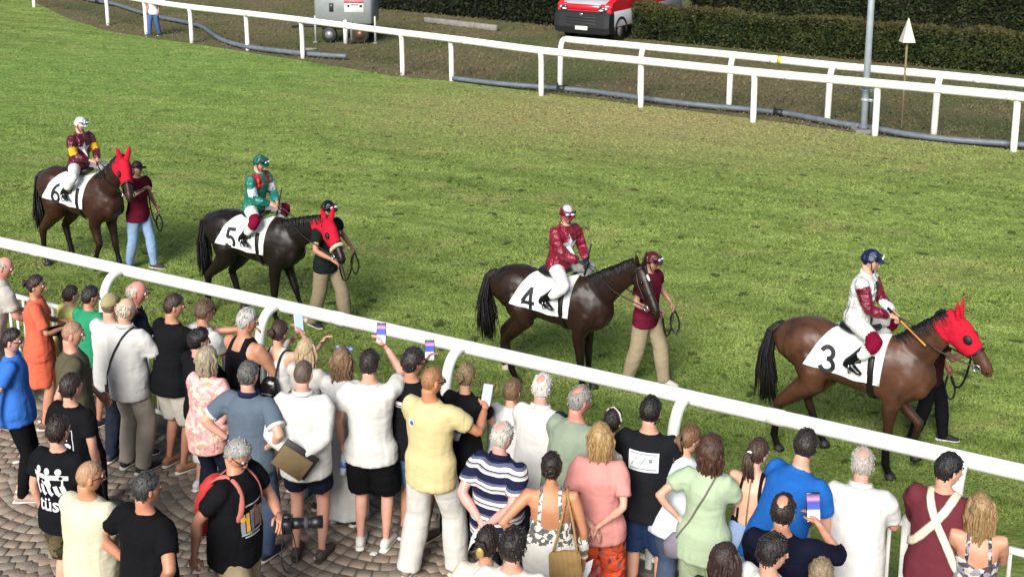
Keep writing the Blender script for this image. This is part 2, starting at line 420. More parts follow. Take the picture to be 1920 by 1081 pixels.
ko = kb.obj('terrace_kerb', plain('#77706a', .9, 0, .6, 'concrete', .2, .6), smooth=False); ko['kind'] = 'structure'
stones = []                                  # (centre, angle, size, kind)
W_, dR = 1.46, .124
for col in range(-16, 9):
    for row in range(-2, 66):
        R_ = 1.0; cx = col * W_; cy = row * dR
        for k in range(12):
            a = (k + .5) / 12 * 2 * .82 - .82
            x = cx + R_ * math.sin(a); y = cy + R_ * math.cos(a) - R_
            if y < .14: continue
            p = along(RL, x, y)
            ppx = PXL((p[0], p[1], ZP))
            if -420 < ppx[0] < 2300 and 480 < ppx[1] < 1420: stones.append((p[0], p[1], a, random.uniform(.88, 1.04), random.randrange(6), random.uniform(-.003, .003), ppx))
ang0 = math.atan2(RD[1], RD[0])
def sett_mesh(k):
    b = MB(); b.box((0, 0, 0), (.132, .113, .05), .008); v = b.V(); v[:, :2] *= 1 + .06 * np.sin(v[:, [1]] * 60 + k) ; b.v = [v]
    me = bpy.data.meshes.new('cobble'); me.from_pydata(v.tolist(), [], b.f); me.materials.append(SETT[k])
    me.polygons.foreach_set('use_smooth', np.ones(len(me.polygons), bool)); return me, v, b.f
SM = [sett_mesh(k) for k in range(6)]
def vis(s):                                   # paving seen between the people: the near strip, left of centre
    x, y = s[6]; return (y > 830 + max(0, (x - 300) * .25)) and x < 860 and y < 1085 and not (40 < x < 340 and y > 880)
stones.sort(key=lambda s: (0 if vis(s) else 1, -s[6][1]))
rest = MB()
for i, s in enumerate(stones):
    if i < 300:
        o = bpy.data.objects.new('cobble', SM[s[4]][0]); COL.objects.link(o); o.parent = terrace
        o.location = (s[0], s[1], ZP - .024 + s[5]); o.rotation_euler = (0, 0, ang0 + s[2]); o.scale = (s[3], s[3], 1)
    else:
        rest.add((SM[s[4]][1] * A(s[3], s[3], 1)) @ Rz(ang0 + s[2]).T + A(s[0], s[1], ZP - .024 + s[5]), SM[s[4]][2], s[4])
rest.obj('cobbles', SETT, terrace, True, 'stuff')

# ---------------------------------------------------------------- rails
def goose(mb, top, toward, h, r, m=0, lean=.0):
    """curved running-rail post; top = where it meets the rail, toward = horizontal unit vector to its foot"""
    t = np.asarray(toward, float); P = [top + t * -.02, top + t * .13, top + t * .24 - A(0, 0, .05), top + t * .32 - A(0, 0, .17), top + t * .36 - A(0, 0, .36), top + t * (.38 + lean) + A(0, 0, -h)]
    pts = []
    for i in range(len(P) - 1):
        for k in range(3): pts.append(P[i] + (P[i + 1] - P[i]) * k / 3)
    pts.append(P[-1]); pts = np.array(pts)
    for _ in range(2): pts[1:-1] = (pts[:-2] + 2 * pts[1:-1] + pts[2:]) / 4
    mb.tube(pts, r, 10, m=m)
def running_rail(pts, posts, toward, h, r, pr, label):
    P = np.asarray(pts, float); root = empty('running_rail', (*P[len(P) // 2][:2], 0)); o0 = A(*P[len(P) // 2][:2], 0)
    b = MB(); b.tube(P - o0, [(r * .72, r)] * len(P), 12, ref=A(0, 0, 1)); b.obj('rail', WHITE_PAINT, root)
    for q in posts:
        b = MB(); goose(b, A(*q, h) - o0, toward(q), h + .1, pr); b.obj('post', WHITE_PAINT, root)
    seg = np.r_[0, np.cumsum(np.linalg.norm(np.diff(P, axis=0), axis=1))]
    for q_ in np.arange(1.2, seg[-1], 5.06):
        c_ = np.array([np.interp(q_, seg, P[:, i]) for i in range(3)]); e_ = np.array([np.interp(q_ + .16, seg, P[:, i]) for i in range(3)])
        b = MB(); b.tube([c_ - o0, e_ - o0], [(r * .72 + .005, r + .005)] * 2, 12, ref=A(0, 0, 1), cap=.02); b.obj('joint_sleeve', WHITE_PAINT, root)
    tag(root, label, 'rail'); return root
npts = [along(R0, s, 0, 1.2) for s in np.linspace(-8, 18, 14)]
running_rail(npts, [along(R0, s * 2.528)[:2] for s in range(-3, 7)], lambda q: NC, 1.2, .078, .058, 'thick white plastic running rail between the crowd and the horses')
def smooth_line(P, n=60):
    P = np.asarray(P, float); d = np.r_[0, np.cumsum(np.linalg.norm(np.diff(P, axis=0), axis=1))]; s = np.linspace(0, d[-1], n)
    Q = np.stack([np.interp(s, d, P[:, i]) for i in range(P.shape[1])], 1)
    for _ in range(4): Q[1:-1] = (Q[:-2] + 2 * Q[1:-1] + Q[2:]) / 4
    return Q
f1 = [(-60, -12), (60, 14), (198, 45), (270, 62), (355, 78), (460, 92), (563, 107), (655, 122), (750, 138), (842, 150), (1010, 180), (1197, 202), (1408, 230), (1637, 255), (1897, 285), (2150, 315)]
W1 = [U(x, y) for x, y in f1]
Q1 = smooth_line([(p[0], p[1], 1.27) for p in W1], 70)
def t1(q):
    i = np.argmin(np.linalg.norm(Q1[:, :2] - q, axis=1)); i = min(max(i, 1), len(Q1) - 2); d = nz(A(*(Q1[i + 1] - Q1[i - 1])[:2], 0)); return nz(A(-d[1], d[0], 0))
running_rail(Q1, [p[:2] for i, p in enumerate(W1) if i != 7], lambda q: t1(q) * .25 + RD * .05, 1.27, .105, .078, 'white curved running rail along the far edge of the turf')
f2 = [(1060, 162), (1210, 180), (1377, 200), (1562, 225), (1762, 247), (1985, 276)]
W2 = [U(x, y) for x, y in f2]
Q2 = smooth_line([(p[0], p[1], 1.38) for p in W2], 40)
RR2 = running_rail(Q2, [p[:2] for p in W2], lambda q: A(-.75, -.2, 0) * .55, 1.38, .10, .080, 'second white running rail, behind the far one near the lamp post')

tq = U(1482, 104, 1.38); k_ = int(np.argmin(np.linalg.norm(Q2 - tq, axis=1))); b = MB(); o0 = A(*RR2.location[:2], 0); e_ = nz(Q2[k_ + 1] - Q2[k_])
b.tube([Q2[k_] - o0, Q2[k_] - o0 + e_ * .10], [(.078, .105)] * 2, 12, ref=A(0, 0, 1), cap=.02); b.obj('tape', plain('#c9bd3a', .6), RR2)
# ---------------------------------------------------------------- pedestrian railing on the terrace edge
rr = empty('pedestrian_railing', along(RL, 0, 0, ZP)); ra = math.atan2(RD[1], RD[0])
def rloc(s, z): return RD * s + A(0, 0, z)
b = MB(); b.box(rloc(-4, 1.0), (22, .055, .05), .015, rot=Rz(ra)); b.obj('top_rail', WHITE_PAINT, rr)
b = MB(); b.box(rloc(-4, .10), (22, .045, .04), .01, rot=Rz(ra)); b.obj('bottom_rail', WHITE_PAINT, rr)
pm = MB(); pm.box((0, 0, 0), (.028, .028, .86), .006, rot=Rz(ra)); pme = pm.obj('picket', WHITE_PAINT, rr)
pm = MB(); pm.box((0, 0, 0), (.06, .06, 1.06), .008, rot=Rz(ra)); pmp = pm.obj('post', WHITE_PAINT, rr)
k = 0
for i in range(-118, 60):
    s = i * .118
    ppx = PXL(along(RL, s, 0, ZP + .6))
    if not -60 < ppx[0] < 1990: continue
    src = pmp if i % 17 == 0 else pme
    o = src if (src is pme and k == 0) else bpy.data.objects.new(src.name.split('.')[0], src.data)
    if o is not src: COL.objects.link(o); o.parent = rr
    if src is pme: k += 1
    o.location = rloc(s, .53 if src is pmp else .55)
pmp.location = rloc(-17 * .118 * 8, .53)
tag(rr, 'white picket railing along the terrace edge that spectators lean on', 'railing')

# ---------------------------------------------------------------- drain hose, lamp post, marker
HOSE = plain('#6f7780', .55, 0, .7, 'grey_plastic', .25)
def hose(pxs, label, r=.075):
    P = smooth_line([(*U(x, y)[:2], r * .9) for x, y in pxs], 70); o0 = A(*P[35][:2], 0)
    b = MB(); b.tube(P - o0, r, 8); o = b.obj('irrigation_pipe', HOSE); o.location = o0; tag(o, label, 'pipe')
    for k_ in (14, 40):
        b = MB(); b.tube([P[k_] - o0, P[k_ + 1] - o0], r * 1.22, 8, cap=.05); b.tube([P[k_] - o0 + A(0, 0, r), P[k_] - o0 + A(0, 0, r * 2.0)], r * .35, 6); b.obj('coupling', plain('#22262a', .5), o)
hose([(850, 151), (930, 161), (1010, 167), (1100, 174), (1200, 188), (1300, 201), (1350, 205), (1410, 210), (1480, 217), (1550, 233), (1600, 240), (1650, 247), (1700, 258), (1800, 269), (1900, 275), (2000, 284)], 'long grey irrigation pipe lying under the far rail towards the lamp post')
hose([(120, -14), (162, 2), (214, 10), (261, 26), (301, 36), (344, 44), (380, 53), (400, 69), (420, 81), (455, 91), (515, 99), (594, 107), (649, 110)], 'grey irrigation pipe winding on the brown grass beside the trailer', .085)
p = U(1619, 246); lp = empty('lamp_post', (p[0], p[1], 0))
STEEL = plain('#b9c2cc', .4, .35, .8, 'galvanised_steel', .12)
b = MB(); b.tube([(0, 0, 0), (0, 0, 3), (0, 0, 9)], [.085, .08, .055], 12); b.obj('pole', STEEL, lp)
b = MB(); b.box((0, 0, .02), (.5, .5, .10), .02); b.obj('base', plain('#8a8780', .9, 0, .7), lp, False)
b = MB(); b.tube([(-.02, -.03, .0), (0, 0, .0), (0, 0, .16)], [.17, .17, .12], 12); b.obj('collar', HOSE, lp)
for z in (.75, .98):
    b = MB(); b.tube([(0, 0, z), (0, 0, z + .05)], .105, 12); b.box((.13, -.06, z + .02), (.12, .08, .08), .01); b.obj('clamp', STEEL, lp)
b = MB(); b.box((.16, -.02, .55), (.12, .14, .55), .02); b.obj('junction_box', plain('#3d3f40', .7), lp)
b = MB(); b.box((.3, -.25, 9), (.7, .45, .18), .04); b.obj('lamp_head', STEEL, lp)
tag(lp, 'slim grey metal lamp post standing between the two far rails', 'lamp post')
p = U(1690, 240); mk = empty('course_marker', (p[0], p[1], 0))
b = MB(); b.tube([(0, 0, 0), (0, 0, 2.3)], .028, 8); b.obj('stake', plain('#8c7f63', .9, 0, .7, 'wood', .2), mk)
b = MB(); b.tube([(0, 0, 2.12), (0, 0, 2.70)], [.215, .012], 4, ref=A(1, 1, 0), cap=0); b.obj('triangle', plain('#d9d4c8', .7, 0, .75), mk, False)
tag(mk, 'white triangular course marker on a thin wooden stake', 'marker')
a_, b_ = U(798, 40), U(932, 56); c_ = (a_ + b_) / 2; dd = b_ - a_
b = MB(); b.box((0, 0, .12), (np.linalg.norm(dd), .22, .24), .03); ko2 = b.obj('concrete_beam', plain('#9b958c', .9, 0, .65, 'concrete', .3, .6))
ko2.location = (c_[0], c_[1], -.06); ko2.rotation_euler = (0, 0, math.atan2(dd[1], dd[0])); tag(ko2, 'long pale concrete beam lying on the dark ground by the hedge', 'beam')

# ---------------------------------------------------------------- hedges
def leafm(nm, c1, c2, c3, ztop=None):
    m, t, b = nodes(nm); geo = N(t, 'NewGeometry')
    g1 = ramp(t, geo.outputs['Random Per Island'], [(0, c1), (.6, c2), (.93, c2), (1, c3)])
    n_ = noise(t, geo.outputs['Position'], 1.1, 4); t.links.new(mixc(t, ramp(t, n_, [(.3, (.5, .5, .5, 1)), (.7, (1.2, 1.2, 1.2, 1))]), (0, 0, 0, 1), g1, 'MIX') if False else mixc(t, 1.0, g1, ramp(t, n_, [(.3, (.45, .5, .45, 1)), (.7, (1.25, 1.2, 1.1, 1))]), 'MULTIPLY'), b.inputs['Base Color'])
    if ztop:      # lit, brownish hedge top put into the leaf colour by height
        s_ = N(t, 'SeparateXYZ'); t.links.new(geo.outputs['Position'], s_.inputs[0]); mr = N(t, 'MapRange'); t.links.new(s_.outputs[2], mr.inputs[0]); mr.inputs[1].default_value = ztop - .35; mr.inputs[2].default_value = ztop + .1; mr.inputs[4].default_value = .4
        src_ = b.inputs['Base Color'].links[0].from_socket; t.links.new(mixc(t, mr.outputs[0], src_, (.13, .10, .04, 1)), b.inputs['Base Color'])
    b.inputs['Roughness'].default_value = .7; b.inputs['Specular IOR Level'].default_value = .15; return m
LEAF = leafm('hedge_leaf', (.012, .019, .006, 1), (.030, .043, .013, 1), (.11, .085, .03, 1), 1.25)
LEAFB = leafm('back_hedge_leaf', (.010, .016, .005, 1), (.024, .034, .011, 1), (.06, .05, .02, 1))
LEAFD = leafm('dark_leaf', (.006, .009, .004, 1), (.014, .021, .008, 1), (.03, .03, .012, 1))  # night falloff put into the leaf colours, darker with each hedge further back
CORE = plain('#15140c', 1, 0, .5, 'twigs', .3)
def hedge(a, b2, depth, h, n, mat, label, seed, size=.075):
    r = np.random.default_rng(seed); a = A(*a[:2], 0); b2 = A(*b2[:2], 0); L = np.linalg.norm(b2 - a); d = (b2 - a) / L; nn = A(-d[1], d[0], 0)
    root = empty('hedge', tuple((a + b2) / 2)); c0 = (a + b2) / 2
    k = MB(); k.box((a + b2) / 2 + nn * depth / 2 + A(0, 0, h / 2 - .1) - c0, (L - .2, depth - .3, h - .25), .1, rot=Rz(math.atan2(d[1], d[0]))); k.obj('core', CORE, root, False)
    s = r.uniform(0, L, n); face = r.random(n); tdep = r.random(n)
    ztop = h + .10 * vn(np.stack([s * 1.1, 0 * s, 0 * s], 1), seed) + .06 * vn(np.stack([s * 4, 0 * s + 2, 0 * s], 1), seed)
    front = face < .62
    z = np.where(front, ztop * r.random(n) ** .85, ztop - .14 * r.random(n) ** 2)
    off = np.where(front, .10 * r.random(n) ** 2 + .10 * vn(np.stack([s * 1.6, z * 1.8, 0 * s], 1), seed + 1), depth * tdep)
    P = a[None] + s[:, None] * d + off[:, None] * nn; P[:, 2] = np.maximum(z, .02); P -= c0
    u = r.normal(size=(n, 3)); u /= np.linalg.norm(u, axis=1)[:, None]; v = np.cross(u, r.normal(size=(n, 3))); v /= np.linalg.norm(v, axis=1)[:, None]
    sz = size * r.uniform(.6, 1.4, n)[:, None]
    V = np.stack([P - u * sz, P - v * sz * .45, P + u * sz, P + v * sz * .45], 1).reshape(-1, 3)
    me = bpy.data.meshes.new('foliage'); me.vertices.add(4 * n); me.vertices.foreach_set('co', V.reshape(-1)); me.loops.add(4 * n)
    me.loops.foreach_set('vertex_index', np.arange(4 * n, dtype=np.int32)); me.polygons.add(n); me.polygons.foreach_set('loop_start', np.arange(0, 4 * n, 4, dtype=np.int32)); me.update(calc_edges=True)
    mkobj('foliage', me, mat, root, False, None, 'stuff'); tag(root, label, 'hedge')
hedge(U(1184, 70), U(2050, 152), .9, 1.22, 26000, LEAF, 'clipped green hedge behind the second rail, with top light and browning put into its leaf colour', 5)
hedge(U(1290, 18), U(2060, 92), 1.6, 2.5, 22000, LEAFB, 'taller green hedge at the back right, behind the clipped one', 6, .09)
hedge(U(660, 10), U(1080, 52), 2.0, 3.2, 16000, LEAFD, 'dark tall hedge with shade put into its leaf colour, between the trailer and the ambulance', 7, .1)
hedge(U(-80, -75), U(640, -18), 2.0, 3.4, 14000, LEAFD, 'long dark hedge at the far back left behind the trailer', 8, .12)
# ---------------------------------------------------------------- light-tower generator trailer
BLK = plain('#1a1a1b', .6, 0, .8, 'black_rubber', .2); GREYP = plain('#8f9594', .45, 0, .75, 'grey_enamel', .1)
def wheel(parent, c, r, wdt, axis='x', rim='#9a9a98'):
    b = MB(); ax = A(1, 0, 0) if axis == 'x' else A(0, 1, 0); c = A(*c)
    b.tube([c - ax * wdt / 2, c - ax * wdt * .42, c + ax * wdt * .42, c + ax * wdt / 2], [r * .86, r, r, r * .86], 20, cap=0); o = b.obj('wheel', BLK, parent)
    b = MB(); b.tube([c - ax * wdt * .53, c + ax * wdt * .53], [r * .55, r * .55], 16, cap=.1); b.obj('rim', plain(rim, .4, .5), o)
p = U(652, 74); tr = empty('generator_trailer', (p[0], p[1], -.06), -.10)
b = MB(); b.box((0, 0, 1.30), (2.15, 1.3, 1.25), .09); cab = b.obj('cabinet', GREYP, tr)
b = MB(); b.box((.0, .0, 1.97), (2.05, 1.2, .12), .05); b.obj('lid', GREYP, tr)
b = MB(); b.box((-.42, -.655, 1.32), (.16, .02, .32), .005); b.obj('latch', BLK, cab)
b = MB(); b.box((-.42, -.668, 1.36), (.06, .02, .10), .005); b.obj('handle', plain('#6b7076', .4, .6), cab)
b = MB(); b.box((.42, -.655, 1.36), (.72, .012, .42), .004); st = b.obj('sticker', plain('#d8d8d6', .5), tr)
b = MB(); b.box((.42, -.664, 1.53), (.72, .012, .10), .004); b.obj('sticker_band', plain('#b1545c', .5), st)
for x, wd in ((.22, .08), (.45, .30), (.68, .10)):
    b = MB(); b.box((x, -.664, 1.38 if wd < .2 else 1.42), (wd, .012, .09 if wd < .2 else .035), .003); b.obj('print', BLK, st)
b = MB(); b.box((0, 0, .58), (1.7, 1.0, .2), .04); b.obj('chassis', BLK, tr)
b = MB(); b.box((.55, -.3, .62), (.95, .5, .16), .03); b.obj('mudguard', BLK, tr)
for y in (-.62, .62): wheel(tr, (.62, y, .34), .34, .2, 'y', '#6b4a38')
wheel(tr, (-.55, -.5, .30), .28, .18, 'y')
b = MB(); b.tube([(.10, -.72, .02), (.10, -.72, .85)], .085, 10); b.obj('jack_leg', plain('#e3dcda', .5), tr)
b = MB(); b.tube([(.32, -.7, .12), (.32, -.7, .8)], .05, 10); b.obj('jack_post', plain('#8a8a80', .5, .4), tr)
wheel(tr, (.32, -.7, .12), .12, .07, 'y', '#55524c')
for x in (-1.05, 1.18):
    b = MB(); b.tube([(x, -.6, .0), (x, -.6, 1.0)], .045, 10); b.box((x, -.6, .03), (.18, .18, .03), .005); b.obj('stabiliser', plain('#a9aaa2', .5, .3), tr)
b = MB(); b.tube([(-.9, -.3, .6), (-1.6, 0, .55), (-2.1, 0, .5)], .05, 8); b.obj('drawbar', BLK, tr)
b = MB(); b.tube([(.2, .2, 1.9), (.2, .2, 6)], .07, 10); b.obj('mast', STEEL, tr)
tag(tr, 'grey generator trailer with a white sticker, parked behind the far rail', 'trailer')
p = U(583, 90); b = MB(); b.box((0, 0, .03), (.42, .3, .04), .01); o = b.obj('ground_plate', plain('#a8a59c', .7)); o.location = (p[0], p[1], -.06); o.rotation_euler = (0, 0, .3); tag(o, 'small pale plate lying on the grass beside the trailer', 'plate')

# ---------------------------------------------------------------- ambulance van
p = U(1090, 76); va = empty('ambulance', (p[0] + .53 * 2.5, p[1] + .85 * 2.5, -.06), math.radians(148), 1.12)   # local +y is forward
RED = plain('#d3202e', .3, 0, .8, 'red_paint', .05, 0, .6); SIL = plain('#b9bcc0', .35, 0, .75, 'white_paint', .05, 0, .5); DKP = plain('#1b1c1f', .6, 0, .8, 'bumper_plastic', .15)
GLASS = plain('#0b0d10', .08, 0, .8, 'tinted_glass', .05)
def loft_x(mb, prof, xs, shrink, m=0):
    P = np.asarray(prof, float); c = P.mean(0); n = len(P); V = []
    for x, k in zip(xs, shrink): V += [(x, *(c + (q - c) * k)) for q in P]
    f = []
    for i in range(len(xs) - 1):
        for k in range(n): f.append((i * n + k, i * n + (k + 1) % n, (i + 1) * n + (k + 1) % n, (i + 1) * n + k))
    f.append(tuple(range(n))[::-1]); f.append(tuple((len(xs) - 1) * n + k for k in range(n)))
    mb.add(V, f, m)
body = [(-3.6, .45), (-3.6, 2.45), (-3.3, 2.55), (.6, 2.55), (1.0, 2.35), (1.62, 1.42), (2.02, 1.28), (2.12, 1.02), (2.12, .45)]
b = MB(); loft_x(b, body, (-1.0, -.96, .96, 1.0), (.97, 1, 1, .97)); b.obj('body', RED, va, False)
b = MB(); b.box((0, 1.83, 1.30), (1.62, .55, .10), .04, rot=Rx(-.32)); b.obj('bonnet', SIL, va)
b = MB(); b.box((0, 2.10, 1.14), (1.25, .10, .20), .04); b.obj('bonnet_edge', RED, va)
for s in (-1, 1):
    b = MB(); b.box((s * .80, 2.02, 1.16), (.42, .22, .22), .05, rot=Rz(-s * .25)); b.obj('wing', RED, va)
    b = MB(); b.box((s * .74, 2.10, 1.10), (.34, .14, .18), .05, rot=Ry(s * .35) @ Rz(-s * .3)); hl = b.obj('headlight', plain('#3f434a', .12, .2), va)
    b = MB(); b.ball((s * .68, 2.18, 1.07), (.09, .03, .035)); b.ball((s * .84, 2.13, 1.12), (.045, .03, .04)); b.obj('lens', plain('#e8e8e6', .15), hl)
    b = MB(); b.box((s * .99, -.85, .76), (.035, 5.4, .52), .01); b.obj('lower_panel', SIL, va)
    b = MB(); b.box((s * .99, -.6, 1.62), (.03, 4.4, .10), .01); b.obj('stripe', plain('#f0a030', .4), va)
    b = MB(); b.box((s * .99, .55, 1.85), (.03, 1.0, .62), .05); b.obj('side_window', GLASS, va)
    b = MB(); b.box((s * 1.16, 1.0, 1.72), (.22, .14, .38), .05); b.obj('mirror', DKP, va)
    for y in (1.35, -2.3):
        wheel(va, (s * .86, y, .34), .35, .24, 'x')
        b = MB(); an = np.linspace(-.15, math.pi + .15, 14); b.tube([(s * .99, y + .42 * math.cos(q), .36 + .42 * math.sin(q)) for q in an], .05, 6); b.obj('wheel_arch', DKP, va)
b = MB(); prof = [(1.85, .25), (2.22, .28), (2.28, .5), (2.25, .92), (2.14, 1.02), (1.85, 1.0)]; loft_x(b, prof, (-1.02, -.85, .85, 1.02), (.86, 1, 1, .86)); bp = b.obj('bumper', DKP, va, False)
for z in (.62, .72, .82):
    b = MB(); b.box((0, 2.275, z), (1.1, .02, .035), .008); b.obj('grille_bar', plain('#2a2b2e', .5), bp)
b = MB(); b.box((-.02, 2.29, .47), (.46, .02, .13), .02); b.obj('licence_plate', plain('#e9e8e4', .4), va)
b = MB(); b.ball((0, 2.27, .92), (.07, .02, .05)); b.obj('badge', plain('#c9cbd0', .2, .8), va)
for s in (-.72, .72):
    b = MB(); b.ball((s, 2.22, .42), (.06, .03, .05)); b.obj('fog_light', plain('#8a8d92', .2), va)
b = MB(); b.box((0, 1.33, 1.88), (1.7, .03, 1.05), .02, rot=Rx(.58)); b.obj('windscreen', GLASS, va)
b = MB(); b.box((0, .3, 2.62), (1.3, .3, .12), .05); b.obj('light_bar', plain('#2b4fa8', .2), va)
tag(va, 'white and red ambulance van with black bumper, nosing out beside the hedge', 'ambulance')
# ================================================================== PEOPLE
HS, HR = 26, 18
def head_grid():
    d = []
    for i in range(HR + 1):
        th = math.pi * (i / HR) * .998 + .001
        for k in range(HS):
            ph = 2 * math.pi * k / HS; d.append((math.sin(th) * math.cos(ph), math.sin(th) * math.sin(ph), math.cos(th)))
    f = []
    for i in range(HR):
        for k in range(HS):
            k2 = (k + 1) % HS; f.append((i * HS + k, (i + 1) * HS + k, (i + 1) * HS + k2, i * HS + k2))
    f.append(tuple(range(HS))); f.append(tuple(HR * HS + k for k in range(HS))[::-1])
    return np.array(d), f
HD, HF = head_grid()
def head_shape(D):
    sx, sy, sz = D.T; t = np.clip(-sz, 0, 1)
    x = .074 * sx * (1 - .30 * t ** 1.6); y = .094 * sy; z = .118 * sz
    y = np.where(sy < 0, y * (1 - .42 * t) * (1 + .06 * np.clip(sz, 0, 1)), y * (1 - .05 * t))
    y = np.where(sy > .6, y * (1 - .08 * (sy - .6) / .4), y)
    y = y + .010 * np.exp(-((sz + .86) / .18) ** 2) * (sy > -.2) + .006 * np.exp(-((sz - .12) / .12) ** 2) * np.clip(sy, 0, 1) - .006 * np.exp(-((sz + .03) / .08) ** 2) * np.clip(sy, 0, 1)
    return np.stack([x, y, z], 1)
HV = head_shape(HD); HNn = HD / np.array([.074, .094, .118]); HNn /= np.linalg.norm(HNn, axis=1)[:, None]
def sstep(x): x = np.clip(x, 0, 1); return x * x * (3 - 2 * x)
def hair_mask(kind):
    sx, sy, sz = HD.T
    zl = np.interp(sy, [-1, -.6, -.3, -.05, .12, .4, .7, 1], [-.62, -.6, -.42, .05, .12, .12, .5, .62])
    if kind in ('long', 'bob', 'curly_long', 'pony', 'bun'): zl = np.interp(sy, [-1, -.6, -.3, -.05, .12, .4, .7, 1], [-.75, -.7, -.5, -.25, -.05, .15, .55, .66])
    m = (sz - zl) / .16
    if kind == 'ring': m = np.minimum(m, (.52 - sz + .5 * np.clip(-sy, 0, 1) * .3) / .16); m = np.minimum(m, (.35 - sy) / .2)
    if kind == 'spot':
        c = nz(A(0, -.45, .9)); m = np.minimum(m, (.80 - HD @ c + .02) / .08 * -1 * -1 if False else (np.arccos(np.clip(HD @ c, -1, 1)) - .44) / .30)
    if kind == 'reced': m = np.minimum(m, (.80 - sy - .35 * np.clip(sz, 0, 1)) / .2)
    if kind == 'helmet': m = (sz - np.interp(sy, [-1, -.3, .1, .5, 1], [-.28, -.22, -.08, .30, .36])) / .06
    if kind == 'cap': m = (sz - np.interp(sy, [-1, 0, 1], [.02, .12, .34])) / .06
    return m
def shell(kind, thick, rough, seed, freq=34):
    m = hair_mask(kind); nzv = vn(HV * freq + seed * 3.1, seed) * .6 + vn(HV * freq * 2.3, seed + 1) * .4
    off = np.where(m > 0, sstep(m) * thick * (1 + rough * nzv), -.014)
    return HV + HNn * off[:, None]

def ik(a, c, l1, l2, hint):
    a = np.asarray(a, float); c = np.asarray(c, float); v = c - a; d = np.linalg.norm(v)
    if d > (l1 + l2) * .995: c = a + v / d * (l1 + l2) * .995; v = c - a; d = np.linalg.norm(v)
    if d < .12: c = a + v / (d + 1e-9) * .12; v = c - a; d = .12
    u = v / d; x = (l1 * l1 - l2 * l2 + d * d) / (2 * d); h = math.sqrt(max(l1 * l1 - x * x, 1e-6))
    hn = np.asarray(hint, float); hn = hn - u * (hn @ u); hn = nz(hn)
    return a + u * x + hn * h, c
def hand(mb, wr, d, pn, side, curl=.35, spread=1.0, m=0, k=1.0):
    """palm and five fingers; d = direction of the hand, pn = way the palm faces"""
    d = nz(d); pn = nz(np.asarray(pn, float) - d * (np.asarray(pn, float) @ d)); ac = np.cross(d, pn) * side
    mb.tube([wr - d * .02, wr + d * .03 * k, wr + d * .07 * k, wr + d * .095 * k], [(.021, .024), (.032, .017), (.040, .015), (.036, .012)], 8, ref=pn, m=m)
    for i, (o, L) in enumerate(((.030, .070), (.010, .080), (-.010, .075), (-.029, .058))):
        p = wr + d * .088 * k + ac * o * k; dd = d.copy(); pts = [p]
        for j, sl in enumerate((.42, .33, .25)):
            an = curl * (.75 + .25 * j) * 1.25; dd = nz(dd * math.cos(an) + pn * math.sin(an)); p = p + dd * L * sl * k * 1.05; pts.append(p)
        mb.tube(pts, [.0098, .0094, .0088, .0072], 6, m=m)
    p = wr + d * .028 * k + ac * .030 * k; t1_ = nz(d * .75 + ac * .75 + pn * .25); t2_ = nz(d * .9 + ac * .15 + pn * (.3 + curl * .5))
    mb.tube([p, p + t1_ * .036 * k, p + t1_ * .036 * k + t2_ * .04 * k], [.0135, .0115, .009], 6, m=m)
TAB_L = ([0, .12, .25, .38, .5, .62, .72, .88, 1], [.092, .088, .080, .066, .056, .058, .055, .040, .034])
def leg_pts(hip, knee, ank, t0, t1_, n):
    ts = np.linspace(t0, t1_, n); P = [hip + (knee - hip) * (t / .5) if t < .5 else knee + (ank - knee) * ((t - .5) / .5) for t in ts]
    return ts, np.array(P)
TM = [(-.12, .130, .100), (-.03, .168, .118), (.08, .160, .112), (.18, .152, .108), (.30, .168, .116), (.40, .180, .116), (.46, .160, .092), (.51, .098, .070), (.55, .06, .058)]
TF = [(-.12, .140, .105), (-.03, .180, .125), (.08, .158, .108), (.18, .130, .092), (.30, .142, .104), (.38, .152, .112), (.45, .138, .080), (.50, .080, .060), (.54, .05, .05)]
ARMS = {'down': ((.25, .04, -.07), (.6, -.6, -.2)), 'hips': ((.19, -.04, .10), (1, -.55, 0)), 'back': ((.035, -.185, .06), (1, -.6, -.1)),
        'cross': ((-.04, .24, .22), (1, -.1, -.6)), 'rail': ((.17, .40, .20), (.6, -.5, -1)), 'front': ((.08, .30, .20), (.8, -.4, -.8)),
        'phone': ((.08, .34, .60), (.7, -.1, -1)), 'walkf': ((.24, .20, -.02), (.4, -1, -.2)), 'walkb': ((.26, -.16, -.04), (.4, -1, 0)),
        'side': ((.33, .0, -.02), (.4, -1, 0)), 'rein': ((.07, .34, .16), (.9, -.5, -.7))}
EYE = plain('#e6e0d8', .3, name='eye'); IRIS = plain('#20140e', .25, name='iris'); _n_person = 0
